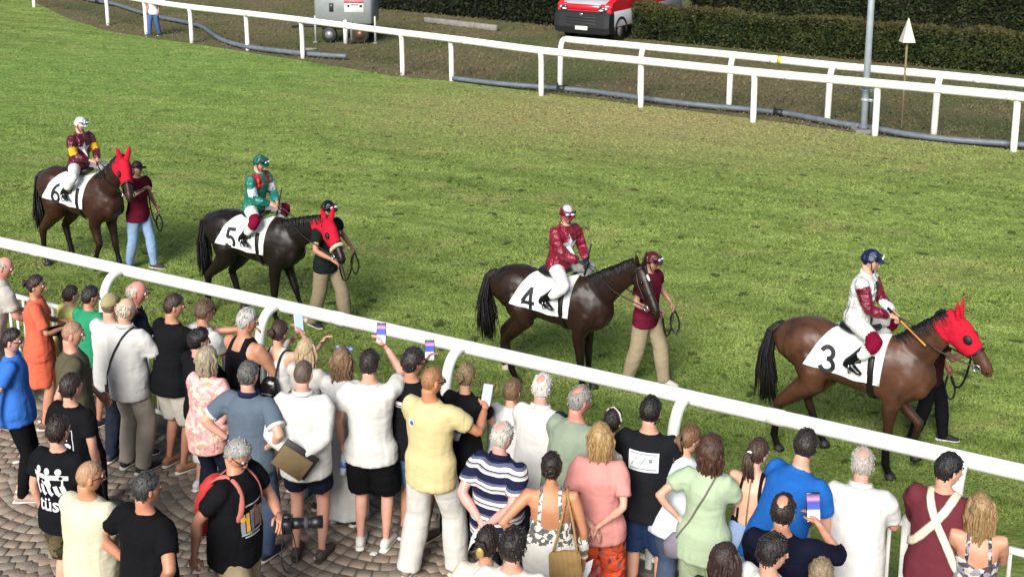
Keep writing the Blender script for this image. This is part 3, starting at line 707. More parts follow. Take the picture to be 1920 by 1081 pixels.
def person(label, hx=None, hy=None, h=1.75, face=0., top=None, bot=None, hair=None, aR='down', aL='down', lean=0., head=(0, 0), sex='m', fat=0.,
           skn='#d9a184', shoe='#2a2a2a', stance=0., feet=None, khint=None, twist=0., loc=None, group=None, bare=False, glasses=None, hat=None, pelvis=.95, curl=(.4, .4),
           palm=None, hdir=None, side_lean=0., gloves=None, beard=None, barefoot_sole=None, headk=.955, seed=None, cat='person', wide=0.):
    global _n_person; _n_person += 1; sd = seed if seed is not None else _n_person * 13
    r = random.Random(sd); s = h / 1.75; T0 = TF if sex == 'f' else TM
    L = math.radians(lean); P0 = A(0, -.10 * math.sin(L), pelvis)
    u = A(math.sin(side_lean), math.sin(L), math.cos(L)); u = nz(u); fw0 = nz(A(0, math.cos(L), -math.sin(L)))
    def frame(d):
        a = math.radians(twist) * np.clip(d / .45, 0, 1); xr = nz(np.cross(fw0, u)); fwd = np.cross(u, xr)
        return xr * math.cos(a) - fwd * math.sin(a), fwd * math.cos(a) + xr * math.sin(a)
    def Tq(x, y, d):
        xr, fwd = frame(d); return P0 + u * d + xr * x + fwd * y
    fk = lambda d: 1 + fat * .30 * math.exp(-((d - .08) / .2) ** 2)
    tors = [(d, rx * fk(d) * (1 + wide), ry * fk(d) ** 1.5) for d, rx, ry in T0]
    J = {'T': Tq, 'frame': frame}
    # ---- joints
    shx = .182 if sex != 'f' else .158; shx *= 1.035 + wide
    arms = {}
    for sg, spec in ((1, aR), (-1, aL)):
        sh = Tq(sg * shx, 0, .452)
        tgt, hint = ARMS[spec] if isinstance(spec, str) else (spec[0], spec[1])
        c = Tq(sg * tgt[0], tgt[1], tgt[2]); xr, fwd = frame(.4); hv = xr * sg * hint[0] + fwd * hint[1] + u * hint[2]
        el, wr = ik(sh, c, .285, .255, hv); arms[sg] = (sh, el, wr)
    legs = {}
    for i, sg in enumerate((1, -1)):
        hip = P0 + A(sg * .092, 0, -.03); hip[2] = P0[2] - .03
        ft = A(sg * (.11 + abs(stance) * 0), 0, .085) if feet is None else A(*feet[i])
        if feet is None: ft[1] += sg * stance
        kn, an = ik(hip, ft, .435, .42, A(sg * .12, 1, .1) if khint is None else A(khint[0] * sg, khint[1], khint[2])); legs[sg] = (hip, kn, an)
    # ---- body, one continuous skin
    mb = MB(); sk = 1.0 if bare else .88; full = bool(top) and top.get('cut', 'full') == 'full'; slc = (top or {}).get('sl', .62) if full else -1; lnc = (bot or {}).get('ln', 1.0) if bot and 'skirt' not in bot.get('n', 't') else -1
    cv = lambda t: .74 if t < slc - .12 else 1.0
    lv = lambda t: .80 if t < lnc - .06 else 1.0
    ds = [q[0] for q in tors]
    mb.tube([Tq(0, 0, d) for d in ds], [(rx * sk, ry * sk) for _, rx, ry in tors], 16, ref=np.array([frame(d)[1] for d in ds]))
    neck = .056 if sex != 'f' else .046
    hy_, hp = math.radians(head[0]), math.radians(head[1])
    xr, fwd = frame(.6); up_h = nz(u * .45 + A(0, 0, 1) * .55)
    xh = nz(xr - up_h * (xr @ up_h)); fh = np.cross(up_h, xh)
    fh2 = fh * math.cos(hy_) + xh * math.sin(hy_); xh2 = np.cross(fh2, up_h)
    fh3 = fh2 * math.cos(hp) - up_h * math.sin(hp); uh3 = np.cross(xh2, fh3)
    Rh = np.stack([xh2, fh3, uh3], 1)
    nb = Tq(0, -.01, .5); hc = nb + up_h * .172 + fh3 * .03 * 1.0
    mb.tube([Tq(0, -.01, .46), nb + up_h * .03, hc + Rh @ A(0, -.028, -.05)], [neck * (1.0 if full else 1.25), neck * 1.0, neck], 12)
    for sg in (1, -1):
        sh, el, wr = arms[sg]; kk = (1.0 if sex != 'f' else .84) * (1 + fat * .12); inn = Tq(sg * .08, 0, .44)
        mb.tube([inn, sh, sh + (el - sh) * .3, sh + (el - sh) * .65, el, el + (wr - el) * .28, el + (wr - el) * .7, wr], [q_ * kk * cv(t_) for q_, t_ in zip((.055, .062, .055, .047, .040, .043, .034, .027), (0, 0, .3, .65, 1, 1.28, 1.7, 2))], 10)
        hip, kn, an = legs[sg]; ts, lp_ = leg_pts(hip, kn, an, 0, 1, 10)
        mb.tube(np.concatenate([[hip + A(0, 0, .05)], lp_]), [.085 * lv(0)] + [np.interp(t, *TAB_L) * (1 if sex != 'f' else 1.04) * lv(t) for t in ts], 10)
        toe = nz(A(sg * .16, 1, 0)) if shoe else nz(A(sg * .3, 1, -.28)); mb.tube([an + A(0, -.02, -.03), an + toe * .07 + A(0, 0, -.045), an + toe * (.15 if shoe else .11) + A(0, 0, -.058 if shoe else -.045)], [.034 if shoe else .028, (.036, .026) if shoe else (.026, .02), (.030, .018) if shoe else (.018, .012)], 8)
    v, f, _ = remesh(mb, .0215 if not bare else .016, 3)
    B = MB(); B.add(v, f, 0)
    B.add((HV * headk) @ Rh.T + hc, HF, 0)
    def HP(x, y, z): return hc + Rh @ (A(x, y, z) * headk)
    B.tube([HP(0, .086, .022), HP(0, .100, -.008), HP(0, .109, -.030), HP(0, .094, -.040)], [(.008, .008), (.010, .010), (.015, .011), (.012, .006)], 8, ref=fh3, m=0)
    for sg in (1, -1):
        B.ball(HP(sg * .074, -.008, -.006), (.010, .019, .031), 8, 6, 0, Rh); B.ball(HP(sg * .031, .079, .010), .0125, 8, 6, 1)
        B.ball(HP(sg * .031, .089, .010), .0055, 6, 5, 2); B.tube([HP(sg * .014, .090, .029), HP(sg * .032, .090, .034), HP(sg * .050, .078, .029)], [.004, .0048, .003], 5, m=3)
    B.tube([HP(-.023, .081, -.062), HP(0, .090, -.060), HP(.023, .081, -.062)], [.003, .0065, .003], 6, m=4)
    for i, sg in enumerate((1, -1)):
        sh, el, wr = arms[sg]; d = nz(wr - el)
        if hdir and hdir[i] is not None: d = nz(frame(.4)[0] * hdir[i][0] + frame(.4)[1] * hdir[i][1] + u * hdir[i][2])
        pn = (frame(.4)[0] * palm[i][0] + frame(.4)[1] * palm[i][1] + u * palm[i][2]) if palm and palm[i] is not None else frame(.4)[0] * -sg + A(0, 0, -.2) if abs(d[2]) > .7 else A(0, 0, -1) + frame(.4)[0] * -sg * .5
        hand(B, wr, d, pn, sg, curl[i], m=5)
        arms[sg] = (sh, el, wr, d)
    hc_col = hair[1] if hair else '#2a1c14'
    root = empty('person', (0, 0, 0), -math.radians(face), s)
    B.obj('body', [skin(skn), EYE, IRIS, hairm(hc_col), skin('#a8605a'), plain(gloves, .7) if gloves else skin(skn)], root)
    out = {'root': root, 'arms': arms, 'legs': legs, 'hc': hc, 'Rh': Rh, 'T': Tq, 'frame': frame, 's': s, 'g': {}, 'u': u}
    # ---- placement
    z0 = ZP if loc is None else loc[2]
    tp = hc + Rh @ A(0, -.01, .124); R3 = Rz(-math.radians(face)); tw = R3 @ tp * s
    if loc is None:
        q = U(hx, hy, z0 + tw[2]); root.location = (q[0] - tw[0], q[1] - tw[1], z0)
    else: root.location = loc
    RLOC = A(*root.location)
    out['W'] = lambda p: R3 @ np.asarray(p, float) * s + RLOC
    out['Rw'] = R3
    # ---- clothes
    def folds(v, no, amp, sd2, fz=5.5, fx=15):
        d = (.5 - np.abs(vn(v * A(fx, fx, fz) + sd2, sd2))) * .9 + (.45 - np.abs(vn((v @ Rx(.6)) * A(7, 7, 18) + 3, sd2 + 1))) * .8 + vn(v * 30, sd2 + 2) * .22
        return v + no * (d * amp * .78)[:, None]
    def garment(gm, name, mats, vox=.019, amp=.008, zone=None, sm=2):
        v, f, no = remesh(gm, vox, sm); v = folds(v, no, amp, sd)
        g = MB(); mi = 0
        if zone is not None:
            cen = np.array([v[list(q)].mean(0) for q in f]); mi = zone(cen, out).astype(int).tolist()
        g.add(v, f, mi); out['g'][name] = (v, f); return g.obj(name, mats, root)
    if bot:
        bt = dict(n='trousers', c='#333333', ln=1.0, w=.018, flare=0.0); bt.update(bot); gm = MB(); n_ = bt['n']
        ths = [(d, rx, ry) for d, rx, ry in tors if d <= .09]
        if 'skirt' in n_:
            zb = bt['ln']; pts = [Tq(0, 0, .12)] + [Tq(0, 0, d) for d, _, _ in ths[::-1]][:2]; top_ = pts[-1]
            rr_ = [(tors[2][1] * .97, tors[2][2] * .97), (tors[2][1] + .01, tors[2][2] + .01), (tors[1][1] + .016, tors[1][2] + .02)]
            for k in range(1, 6):
                q = top_ + (A(top_[0], .0, zb) - top_) * k / 5; pts.append(q); rr_.append((.195 + bt['flare'] * k / 5, .145 + bt['flare'] * k / 5 + .01))
            gm.tube(pts, rr_, 18, ref=A(0, 1, 0), cap=.05); amp = .012
        else:
            tp_ = [(.12, tors[2][1] * .985 + .006, tors[2][2] * .985 + .006), (.06, tors[2][1] + .012, tors[2][2] + .014), (-.03, tors[1][1] + .014, tors[1][2] + .018), (-.10, .150, .125)]
            gm.tube([Tq(0, 0, d) for d, _, _ in tp_], [(a, b_) for _, a, b_ in tp_], 16, ref=fw0, cap=.3)
            for sg in (1, -1):
                hip, kn, an = legs[sg]; ts, lp_ = leg_pts(hip, kn, an + A(0, 0, -.035), 0.0, bt['ln'], 11)
                rr_ = [np.interp(t, *TAB_L) * (1 if sex != 'f' else 1.04) + bt['w'] * (.6 + .9 * min(1, t * 2)) + bt['flare'] * max(0, (t - .4)) for t in ts]
                if bt['ln'] >= .95: rr_[-1] *= 1.06
                gm.tube(lp_, rr_, 12, cap=.02)
            amp = .007 if bt['w'] > .012 else .003
        garment(gm, n_, [M(c) for c in (bt['c'] if isinstance(bt['c'], list) else [bt['c']])], .02, amp, bt.get('zone'))
    if top:
        tt = dict(n='t_shirt', c='#dddddd', sl=.62, hem=-.15, w=.018, col=None, open=0., cut='full'); tt.update(top); gm = MB()
        rows = []
        for d in np.linspace(tt['hem'], .12, 5).tolist() + [.20, .29, .37, .42]:
            rx = np.interp(d, ds, [q[1] for q in tors]); ry = np.interp(d, ds, [q[2] for q in tors])
            if d < .30:
                rx = max(rx, (np.interp(.30, ds, [q[1] for q in tors]) - .012) if tt['w'] > .012 else 0); ry = max(ry, np.interp(.30, ds, [q[2] for q in tors]) - .008 if tt['w'] > .012 else 0)
                if d < .05 and bot: bw_ = bot.get('w', .018); rx = max(rx, .186 + bw_ * .7 - tt['w'] + .012); ry = max(ry, .104 + bw_ * .7 - tt['w'] + .014, tors[1][2] + .008)
            rows.append((d, rx + tt['w'], ry + tt['w'] + .004))
        cut = tt['cut']
        if cut == 'full': rows += [(.462, tors[6][1] + .010, tors[6][2] + .018), (.495, (.104 if sex != 'f' else .088), .084), (.522, (.078 if sex != 'f' else .066), .070)]
        if cut != 'full':
            bvv, bff = v, f; q0 = bvv - P0; xr, fwd = frame(.3); X = np.abs(q0 @ xr); Y = q0 @ fwd; D = q0 @ u; td = tt.get('topd', .33)
            at_ = np.full(len(bvv), 9.0)
            for sg in (1, -1):
                sh, el = arms[sg][0], arms[sg][1]; dd_ = el - sh; t_ = np.clip((bvv - sh) @ dd_ / (dd_ @ dd_), 0, 1); at_ = np.where(t_ > .22, np.minimum(at_, np.linalg.norm(bvv - sh - t_[:, None] * dd_, axis=1)), at_)
            if cut == 'tank':
                xm = np.interp(D, [.26, .34, .42, .52], [.30, .150, .112, .105]) * (.88 if sex == 'f' else 1); nk = np.where(Y < 0, .42, .36)
                m_ = np.minimum(xm - X, np.maximum(nk - D, X - .052)); m_ = np.minimum(m_, .535 - D)
            else: m_ = np.maximum(td + .05 * np.clip(X / .12, 0, 1) * (cut == 'straps') - D, np.where(D < .54, .013 - np.abs(X - .070 - .06 * np.clip(.5 - D, 0, .3)), -1)) if cut == 'straps' else td - D
            m_ = np.minimum(m_, D - tt['hem']); m_ = np.minimum(m_, (at_ - .062))
            bn = np.zeros_like(bvv)
            for q_ in bff:
                p_ = bvv[list(q_)]; bn[list(q_)] += np.cross(p_[2] - p_[0], p_[-1] - p_[1])
            bn /= np.linalg.norm(bn, axis=1)[:, None] + 1e-9
            gv = bvv + bn * np.clip(m_ * .8, -.014, tt['w'])[:, None]; keep = [q_ for q_ in bff if max(m_[list(q_)]) > -.02]
            g = MB(); g.add(gv, keep); out['g'][tt['n']] = (gv, keep); tm_ = g.obj(tt['n'], M(tt['c']), root)
        else:
          gm.tube([Tq(0, 0, d) for d, _, _ in rows], [(a, b_) for _, a, b_ in rows], 18, ref=np.array([frame(d)[1] for d, _, _ in rows]), cap=.08)
        for sg in (1, -1):
            sh, el, wr, _ = arms[sg]; slv = tt['sl']
            if slv > 0 and cut == 'full':
                ins = Tq(sg * .07, 0, .43); pts = [ins, sh]; rr_ = [.066, .072]; kk = .9 if sex == 'f' else 1.0
                ts = np.linspace(.15, slv, max(4, int(slv * 6)))
                for t in ts:
                    p_ = sh + (el - sh) * t if t <= 1 else el + (wr - el) * (t - 1)
                    bas = np.interp(t, [0, .4, 1, 1.3, 2], [.062, .053, .042, .043, .028]) * kk
                    pts.append(p_); rr_.append(bas + tt.get('sw', .019) + (.005 if t > slv - .2 and slv < 1.2 else 0))
                gm.tube(pts, rr_, 12, cap=.02)
        if cut == 'full': tm_ = garment(gm, tt['n'], [M(c) for c in (tt['c'] if isinstance(tt['c'], list) else [tt['c']])], .019 if cut == 'full' else .014, tt.get('amp', .008), tt.get('zone'))
        if tt['col']:
            cb = MB(); an_ = np.linspace(0, 2 * math.pi, 18, endpoint=False)
            cb.tube([Tq(.076 * math.cos(a), .070 * math.sin(a) - .004, .522 - .014 * math.sin(a)) for a in an_], [(.011, .026)] * 18, 6, ref=u, closed=True); cb.obj('collar', M(tt['col']), tm_)
        if tt.get('trim'):
            for sg in (1, -1):
                sh, el, wr, _ = arms[sg]; c_ = sh + (el - sh) * tt['sl']; ax = nz(el - sh); cb = MB(); rad = np.interp(tt['sl'], [0, .4, 1], [.062, .053, .042]) + .027
                cb.tube([c_ - ax * .012, c_ + ax * .012], rad, 14, cap=.02); cb.obj('cuff', M(tt['trim']), tm_)
    # ---- shoes
    if shoe:
        for sg in (1, -1):
            an = legs[sg][2]; toe = nz(A(sg * .16, 1, 0)) if feet is None or pelvis == .95 else nz(A(sg * .25, 1, -.25))
            sb = MB(); sd_ = np.cross(toe, A(0, 0, 1))
            pt = [an + toe * t + A(0, 0, zz) for t, zz in ((-.065, -.045), (-.03, -.03), (.03, -.034), (.09, -.046), (.15, -.056), (.185, -.060))]
            sb.tube(pt, [(.03, .034), (.040, .050), (.041, .046), (.045, .036), (.042, .026), (.026, .020)], 12, ref=A(0, 0, 1), m=0)
            sb.tube([an + toe * t + A(0, 0, -.074) for t in (-.085, -.03, .05, .14, .195)], [(.030, .011), (.040, .012), (.040, .012), (.046, .012), (.028, .011)], 12, ref=A(0, 0, 1), m=1)
            cl_, so_ = (shoe, '#d8d4ca') if not isinstance(shoe, tuple) else shoe
            so = sb.obj('shoe', [plain(cl_, .7), plain(so_, .8)], root)
            if isinstance(shoe, tuple) and len(shoe) > 2: pass
    # ---- hair and headwear
    if hair:
        kind, colr = hair[0], hair[1]; hm = hairm(*hair[1:3]) if len(hair) > 2 and hair[2] else hairm(colr)
        hb = MB(); put = lambda V: (V * headk) @ Rh.T + hc
        th = {'stubble': .0022, 'short': .013, 'buzz': .006, 'ring': .009, 'spot': .013, 'reced': .011, 'curly': .028, 'tousled': .022, 'long': .018, 'bob': .024, 'curly_long': .032, 'pony': .011, 'bun': .011}[kind]
        rg = {'stubble': .1, 'short': .5, 'buzz': .2, 'ring': .5, 'spot': .5, 'reced': .5, 'curly': .9, 'tousled': .8, 'long': .35, 'bob': .4, 'curly_long': .8, 'pony': .25, 'bun': .3}[kind]
        base = {'spot': 'spot', 'ring': 'ring', 'reced': 'reced', 'long': 'long', 'bob': 'bob', 'curly_long': 'long', 'pony': 'pony', 'bun': 'bun'}.get(kind, 'short')
        hb.add(put(shell(base, th, rg, sd, 26 if kind in ('curly', 'curly_long') else 34)), HF)
        rr2 = np.random.default_rng(sd)
        if kind in ('long', 'bob', 'curly_long'):
            Ln = {'long': .30, 'bob': .15, 'curly_long': .21}[kind] * (hair[3] if len(hair) > 3 else 1)
            curl_ = .016 if kind == 'curly_long' else .009; down = np.array([0, 0, -1.0])
            for i in range(95):
                a = rr2.uniform(-1.75, 1.75); rad = rr2.uniform(.6, 1.06)
                p = hc + Rh @ (A(.080 * math.sin(a) * rad, -.086 * math.cos(a) * rad + .005, .03 + rr2.uniform(-.02, .05)) * headk); pts = [p]; ph = rr2.uniform(0, 6)
                nn_ = 6; ll = Ln * rr2.uniform(.75, 1.1) + .05
                back = Rh @ A(math.sin(a), -math.cos(a), 0)
                for j in range(1, nn_ + 1):
                    p = p + down * ll / nn_ + back * (.012 if j < 3 else -.004) + A(math.sin(ph + j * 2.1), math.cos(ph + j * 1.7), 0) * curl_; pts.append(p)
                kk_ = rr2.uniform(.45, .8); hb.tube(pts, [q_ * kk_ for q_ in (.019, .022, .021, .020, .018, .014, .004)], 5)
        if kind == 'bun' or kind == 'curly_long': pass
        if kind == 'bun':
            c_ = hc + Rh @ (A(0, -.112, .03) * headk); st = len(hb.v); hb.ball(c_, .036 * headk, 10, 8); vv = hb.v[-1]; hb.v[-1] = vv + (vv - c_) * (vn(vv * 60, sd) * .25)[:, None]
            for i in range(5): a = i * 1.3; hb.tube([c_ + A(math.cos(a) * .03, -.01, math.sin(a) * .03), c_ + A(math.cos(a + .9) * .036, -.022, math.sin(a + .9) * .036), c_ + A(math.cos(a + 1.8) * .03, -.02, math.sin(a + 1.8) * .03)], [.010, .013, .008], 6)
        if kind == 'pony':
            p = hc + Rh @ (A(0, -.095, .01) * headk); bk = Rh @ A(0, -1, 0)
            for i in range(10):
                o_2 = rr2.normal(0, .008, 3); hb.tube([p + o_2, p + bk * .045 + o_2 + A(0, 0, -.02), p + bk * .05 + o_2 * 2.4 + A(0, 0, -.11), p + bk * .03 + o_2 * 2.6 + A(0, 0, -.21)], [.014, .016, .015, .005], 6)
        if kind in ('tousled', 'curly'):
            for i in range(60):
                k_ = rr2.integers(0, len(HD)); 
                if hair_mask('short')[k_] < .9: continue
                p = put((HV + HNn * th * .8)[k_:k_ + 1])[0]; d_ = nz(Rh @ HNn[k_] + rr2.normal(0, .7, 3)); hb.tube([p, p + d_ * .014, p + d_ * .024 + A(0, 0, -.01)], [.010, .009, .003], 5)
        if kind in ('short', 'spot', 'ring', 'reced', 'tousled', 'curly', 'bun', 'pony'):
            mk_ = hair_mask(base); ok = np.where(mk_ > .5)[0]
            for k_ in rr2.choice(ok, 90):
                p = put((HV + HNn * th * .85)[k_:k_ + 1])[0]; nn_ = Rh @ HNn[k_]; flow = Rh @ (A(0, -.75, -.6) if HD[k_][1] > -.6 else A(rr2.normal(0, .3), 0, -1)); flow = flow - nn_ * (flow @ nn_); d_ = nz(nz(flow) + rr2.normal(0, .22, 3) + nn_ * .10)
                L_ = rr2.uniform(.014, .028); hb.tube([p, p + d_ * L_ * .5 + nn_ * .003, p + d_ * L_], [.0050, .0048, .0012], 4)
        hb.obj('hair', hm, root)
    if hat:
        kind, cols = hat[0], hat[1:]
        hb = MB(); V = shell('helmet' if kind == 'helmet' else 'cap', .026 if kind == 'helmet' else .014, 0, sd)
        mi = []
        for q in HF:
            d = HD[list(q)].mean(0)
            mi.append(1 if (len(cols) > 1 and cols[1] and kind == 'helmet' and d[2] > .80) else 0)
        hb.add((V * headk) @ Rh.T + hc, HF, mi)
        if kind == 'helmet':
            for tz in (0,):
                an_ = np.linspace(-1.05, 1.05, 9); pk = MB()
                hb.tube([HP(.088 * math.sin(a), .088 * math.cos(a) + .030 * math.cos(a) ** 2, .046 - .010 * math.cos(a)) for a in an_], [(.030, .006)] * 9, 8, ref=np.array([Rh @ A(0, .3, 1)] * 9))
        else:
            an_ = np.linspace(-.9, .9, 9); hb.tube([HP(.07 * math.sin(a), .085 * math.cos(a) + .05 * math.cos(a) ** 2, .040) for a in an_], [(.045, .005)] * 9, 8, ref=np.array([Rh @ A(0, .2, 1)] * 9))
        ho = hb.obj('helmet' if kind == 'helmet' else 'cap', [satin(cols[0]) if kind == 'helmet' else M(cols[0]), satin(cols[1]) if len(cols) > 1 and cols[1] else M(cols[0])], root)
        if kind == 'helmet':
            gb = MB(); an_ = np.linspace(-1.3, 1.3, 11)
            gb.tube([HP(.103 * math.sin(a), .117 * math.cos(a), .085) for a in an_], [(.012, .006)] * 11, 6, ref=np.array([uh3] * 11))
            for sg in (1, -1): gb.ball(HP(sg * .034, .116, .090), (.030, .012, .018), 8, 6, 1, Rh)
            gb.obj('goggles', [plain('#16161a', .4), plain('#dfe6ea', .12, .2)], root)
            cb = MB()
            for sg in (1, -1): cb.tube([HP(sg * .082, .012, .02), HP(sg * .072, .035, -.06), HP(sg * .03, .060, -.116), HP(0, .066, -.124)], .0055, 5)
            cb.obj('chin_strap', plain('#141416', .6), root)
    if glasses:
        gb = MB()
        for sg in (1, -1):
            if glasses == 'sun': gb.ball(HP(sg * .034, .096, .008), (.026, .006, .018), 10, 6, 0, Rh)
            else:
                an_ = np.linspace(0, 2 * math.pi, 10, endpoint=False); gb.tube([HP(sg * .034 + .024 * math.cos(a), .097, .008 + .017 * math.sin(a)) for a in an_], .003, 5, closed=True)
            gb.tube([HP(sg * .058, .094, .012), HP(sg * .078, .05, .012), HP(sg * .080, -.01, .010)], .0034, 5)
        gb.tube([HP(-.012, .100, .012), HP(.012, .100, .012)], .003, 5); gb.obj('sunglasses' if glasses == 'sun' else 'glasses', plain('#101012', .2), root)
    tag(root, label, cat, group); out['HP'] = HP
    return out

def decal(P, garment, polys, mats, name, cx, cd, side=-1, off=.006):
    """flat print laid on a garment: polys = [(verts2d, faces, material)] in metres, x to the right seen from outside"""
    v, f = P['g'][garment]; bv = BVHTree.FromPolygons([Vector(q) for q in v], f)
    mb = MB()
    for V2, Fc, m in polys:
        V2 = np.asarray(V2, float); out = []; last = None
        for x, z in V2:
            xr, fwd = P['frame'](cd + z); o = P['T']((cx + x) * (1 if side < 0 else -1), side * .6, cd + z)
            hit = bv.ray_cast(Vector(o), Vector(-side * fwd))
            if hit[0] is None: p = last if last is not None else P['T'](cx, side * .15, cd + z)
            else: p = np.array(hit[0]) + fwd * side * off
            out.append(p + P['frame'](cd)[1] * side * .0016 * m); last = p
        mb.add(out, Fc, m)
    return mb.obj(name, [plain(c, .8, noisy=.03) if isinstance(c, str) else c for c in mats], P['root'], False)
def rect(x0, x1, z0, z1, m=0, n=6):
    nx = max(1, int(n * (x1 - x0) / .1) or 1); nzz = max(1, int(n * (z1 - z0) / .1) or 1)
    V = [(x0 + (x1 - x0) * i / nx, z0 + (z1 - z0) * j / nzz) for j in range(nzz + 1) for i in range(nx + 1)]
    return V, [(j * (nx + 1) + i, j * (nx + 1) + i + 1, (j + 1) * (nx + 1) + i + 1, (j + 1) * (nx + 1) + i) for j in range(nzz) for i in range(nx)], m
def disc(cx, cz, r, m=0, n=14, r2=None):
    V = [(cx, cz)] + [(cx + (r2 or r) * math.cos(a), cz + r * math.sin(a)) for a in np.linspace(0, 2 * math.pi, n, endpoint=False)]
    return V, [(0, 1 + i, 1 + (i + 1) % n) for i in range(n)], m
def star(cx, cz, r, m=0, k=.42, rot=0):
    V = [(cx, cz)] + [(cx + (r if i % 2 == 0 else r * k) * math.sin(i * math.pi / 5 + rot), cz + (r if i % 2 == 0 else r * k) * math.cos(i * math.pi / 5 + rot)) for i in range(10)]
    return V, [(0, 1 + i, 1 + (i + 1) % 10) for i in range(10)], m
def stroke(pts, wd, m=0):
    P = np.asarray(pts, float); T = np.gradient(P, axis=0); T /= np.linalg.norm(T, axis=1)[:, None] + 1e-9; Nn = np.stack([-T[:, 1], T[:, 0]], 1)
    w_ = wd if np.ndim(wd) else np.full(len(P), wd)
    V = np.concatenate([P + Nn * w_[:, None] / 2, P - Nn * w_[:, None] / 2]); n = len(P)
    return V.tolist(), [(i, i + 1, n + i + 1, n + i) for i in range(n - 1)], m
def text2d(s, size, m=0):
    cu = bpy.data.curves.new('t', 'FONT'); cu.body = s; cu.size = size; cu.align_x = 'CENTER'; cu.resolution_u = 3; cu.offset = size * .018
    o = bpy.data.objects.new('t', cu); TS.collection.objects.link(o); dg = work_dg()
    me = o.evaluated_get(dg).to_mesh(); V = [(v.co.x, v.co.y) for v in me.vertices]; Fc = [tuple(p.vertices) for p in me.polygons]
    o.evaluated_get(dg).to_mesh_clear(); bpy.data.objects.remove(o); return V, Fc, m
# ================================================================== HORSES
def coat(c, dark, leg=(.30, .62), rough=.43):
    m, t, b = nodes('horse_coat'); co = ocoord(t); s = N(t, 'SeparateXYZ'); t.links.new(co, s.inputs[0])
    n1 = noise(t, co, 3.2, 4, .6, .3); n2 = noise(t, sc_map(t, co, (1, .4, 1)), 70, 2)
    c, dark = lin(c), lin(dark); base = ramp(t, n1, [(.32, dk(c, .48)), (.52, c), (.72, dk(c, 1.3))])
    ad = N(t, 'Math', operation='MULTIPLY_ADD'); t.links.new(n1, ad.inputs[0]); ad.inputs[1].default_value = .2; t.links.new(s.outputs[2], ad.inputs[2])
    base = mixc(t, ramp(t, ad.outputs[0], [(leg[0] + .12, (1, 1, 1, 1)), (leg[1] + .18, (0, 0, 0, 1))]), base, dk(dark, .8))
    t.links.new(base, b.inputs['Base Color']); b.inputs['Roughness'].default_value = rough; b.inputs['Specular IOR Level'].default_value = .32
    bump(t, b, n2, .10, .004); return m
TRUNK = [(-.90, 1.36, .13, .10), (-.82, 1.32, .22, .18), (-.66, 1.29, .29, .25), (-.45, 1.265, .315, .275), (-.2, 1.225, .305, .275), (.05, 1.195, .315, .285), (.28, 1.19, .355, .265), (.42, 1.195, .375, .235), (.58, 1.17, .325, .215), (.70, 1.16, .24, .17), (.77, 1.15, .15, .11)]
HSEC = [(-.04, .0, .085, .070), (.05, -.01, .125, .085), (.14, -.03, .150, .092), (.25, -.012, .122, .082), (.36, .004, .092, .066), (.46, .010, .078, .058), (.54, .006, .076, .060), (.60, -.006, .062, .052), (.635, -.015, .035, .034)]
STRAP = plain('#1a1512', .45, 0, .8, 'leather', .15); BLACKH = hairm('#0d0b0b', '#262120'); CLOTH_W = cloth('#eeeeec', .85, .1, .86)
HOOF = plain('#2a241f', .6); HOOFW = plain('#cbb9a5', .6); STEELB = plain('#c8ccd0', .2, .9)
def fore(x, dy, lift):
    return [A(x * .8, .50, 1.12), A(x, .45, .96), A(x, .40, .80), A(x, .40 + .30 * dy + .22 * lift, .62 + lift * .12), A(x, .40 + .52 * dy + .42 * lift, .47 + lift * .28), A(x, .40 + .75 * dy + .20 * lift, .31 + lift * .38), A(x, .41 + .95 * dy - .02 * lift, .16 + lift * .48), A(x, .45 + dy - .08 * lift, .075 + lift * .46), A(x, .47 + dy - .10 * lift, .015 + lift * .42)]
FR = [.13, .115, .088, .062, .056, .040, .044, .036, .052]
def hind(x, dy, lift):
    return [A(x * .75, -.50, 1.22), A(x * .95, -.44 + .1 * dy, 1.04), A(x, -.42 + .25 * dy, .90), A(x, -.58 + .38 * dy, .73 + lift * .1), A(x, -.735 + .50 * dy, .57 + lift * .25), A(x, -.715 + .72 * dy, .38 + lift * .38), A(x, -.695 + .93 * dy, .17 + lift * .52), A(x, -.65 + dy, .08 + lift * .48), A(x, -.625 + dy - .03 * lift, .015 + lift * .44)]
HRr = [.20, .185, .150, .098, .066, .046, .047, .038, .054]
DIG = {}
def arc(cx, cz, rx, rz, a0, a1, n=14): return [(cx + rx * math.cos(math.radians(a)), cz + rz * math.sin(math.radians(a))) for a in np.linspace(a0, a1, n)]
DIG['3'] = [arc(.28, .735, .22, .215, 165, -90, 16), arc(.27, .27, .26, .25, 90, -165, 18)]
DIG['4'] = [[(.46, .98), (.30, .76), (.15, .54), (.02, .33)], [(-.04, .30), (.2, .30), (.45, .30), (.64, .30)], [(.44, 1.0), (.44, .7), (.44, .4), (.44, 0)]]
DIG['5'] = [[(.58, .94), (.4, .94), (.15, .94)], [(.17, 1.0), (.13, .75), (.10, .50)], arc(.27, .29, .27, .27, 130, -155, 20)]
DIG['6'] = [arc(.29, .28, .25, .26, 0, 360, 26), [(.52, .96), (.34, .88), (.18, .70), (.08, .5), (.04, .3)]]
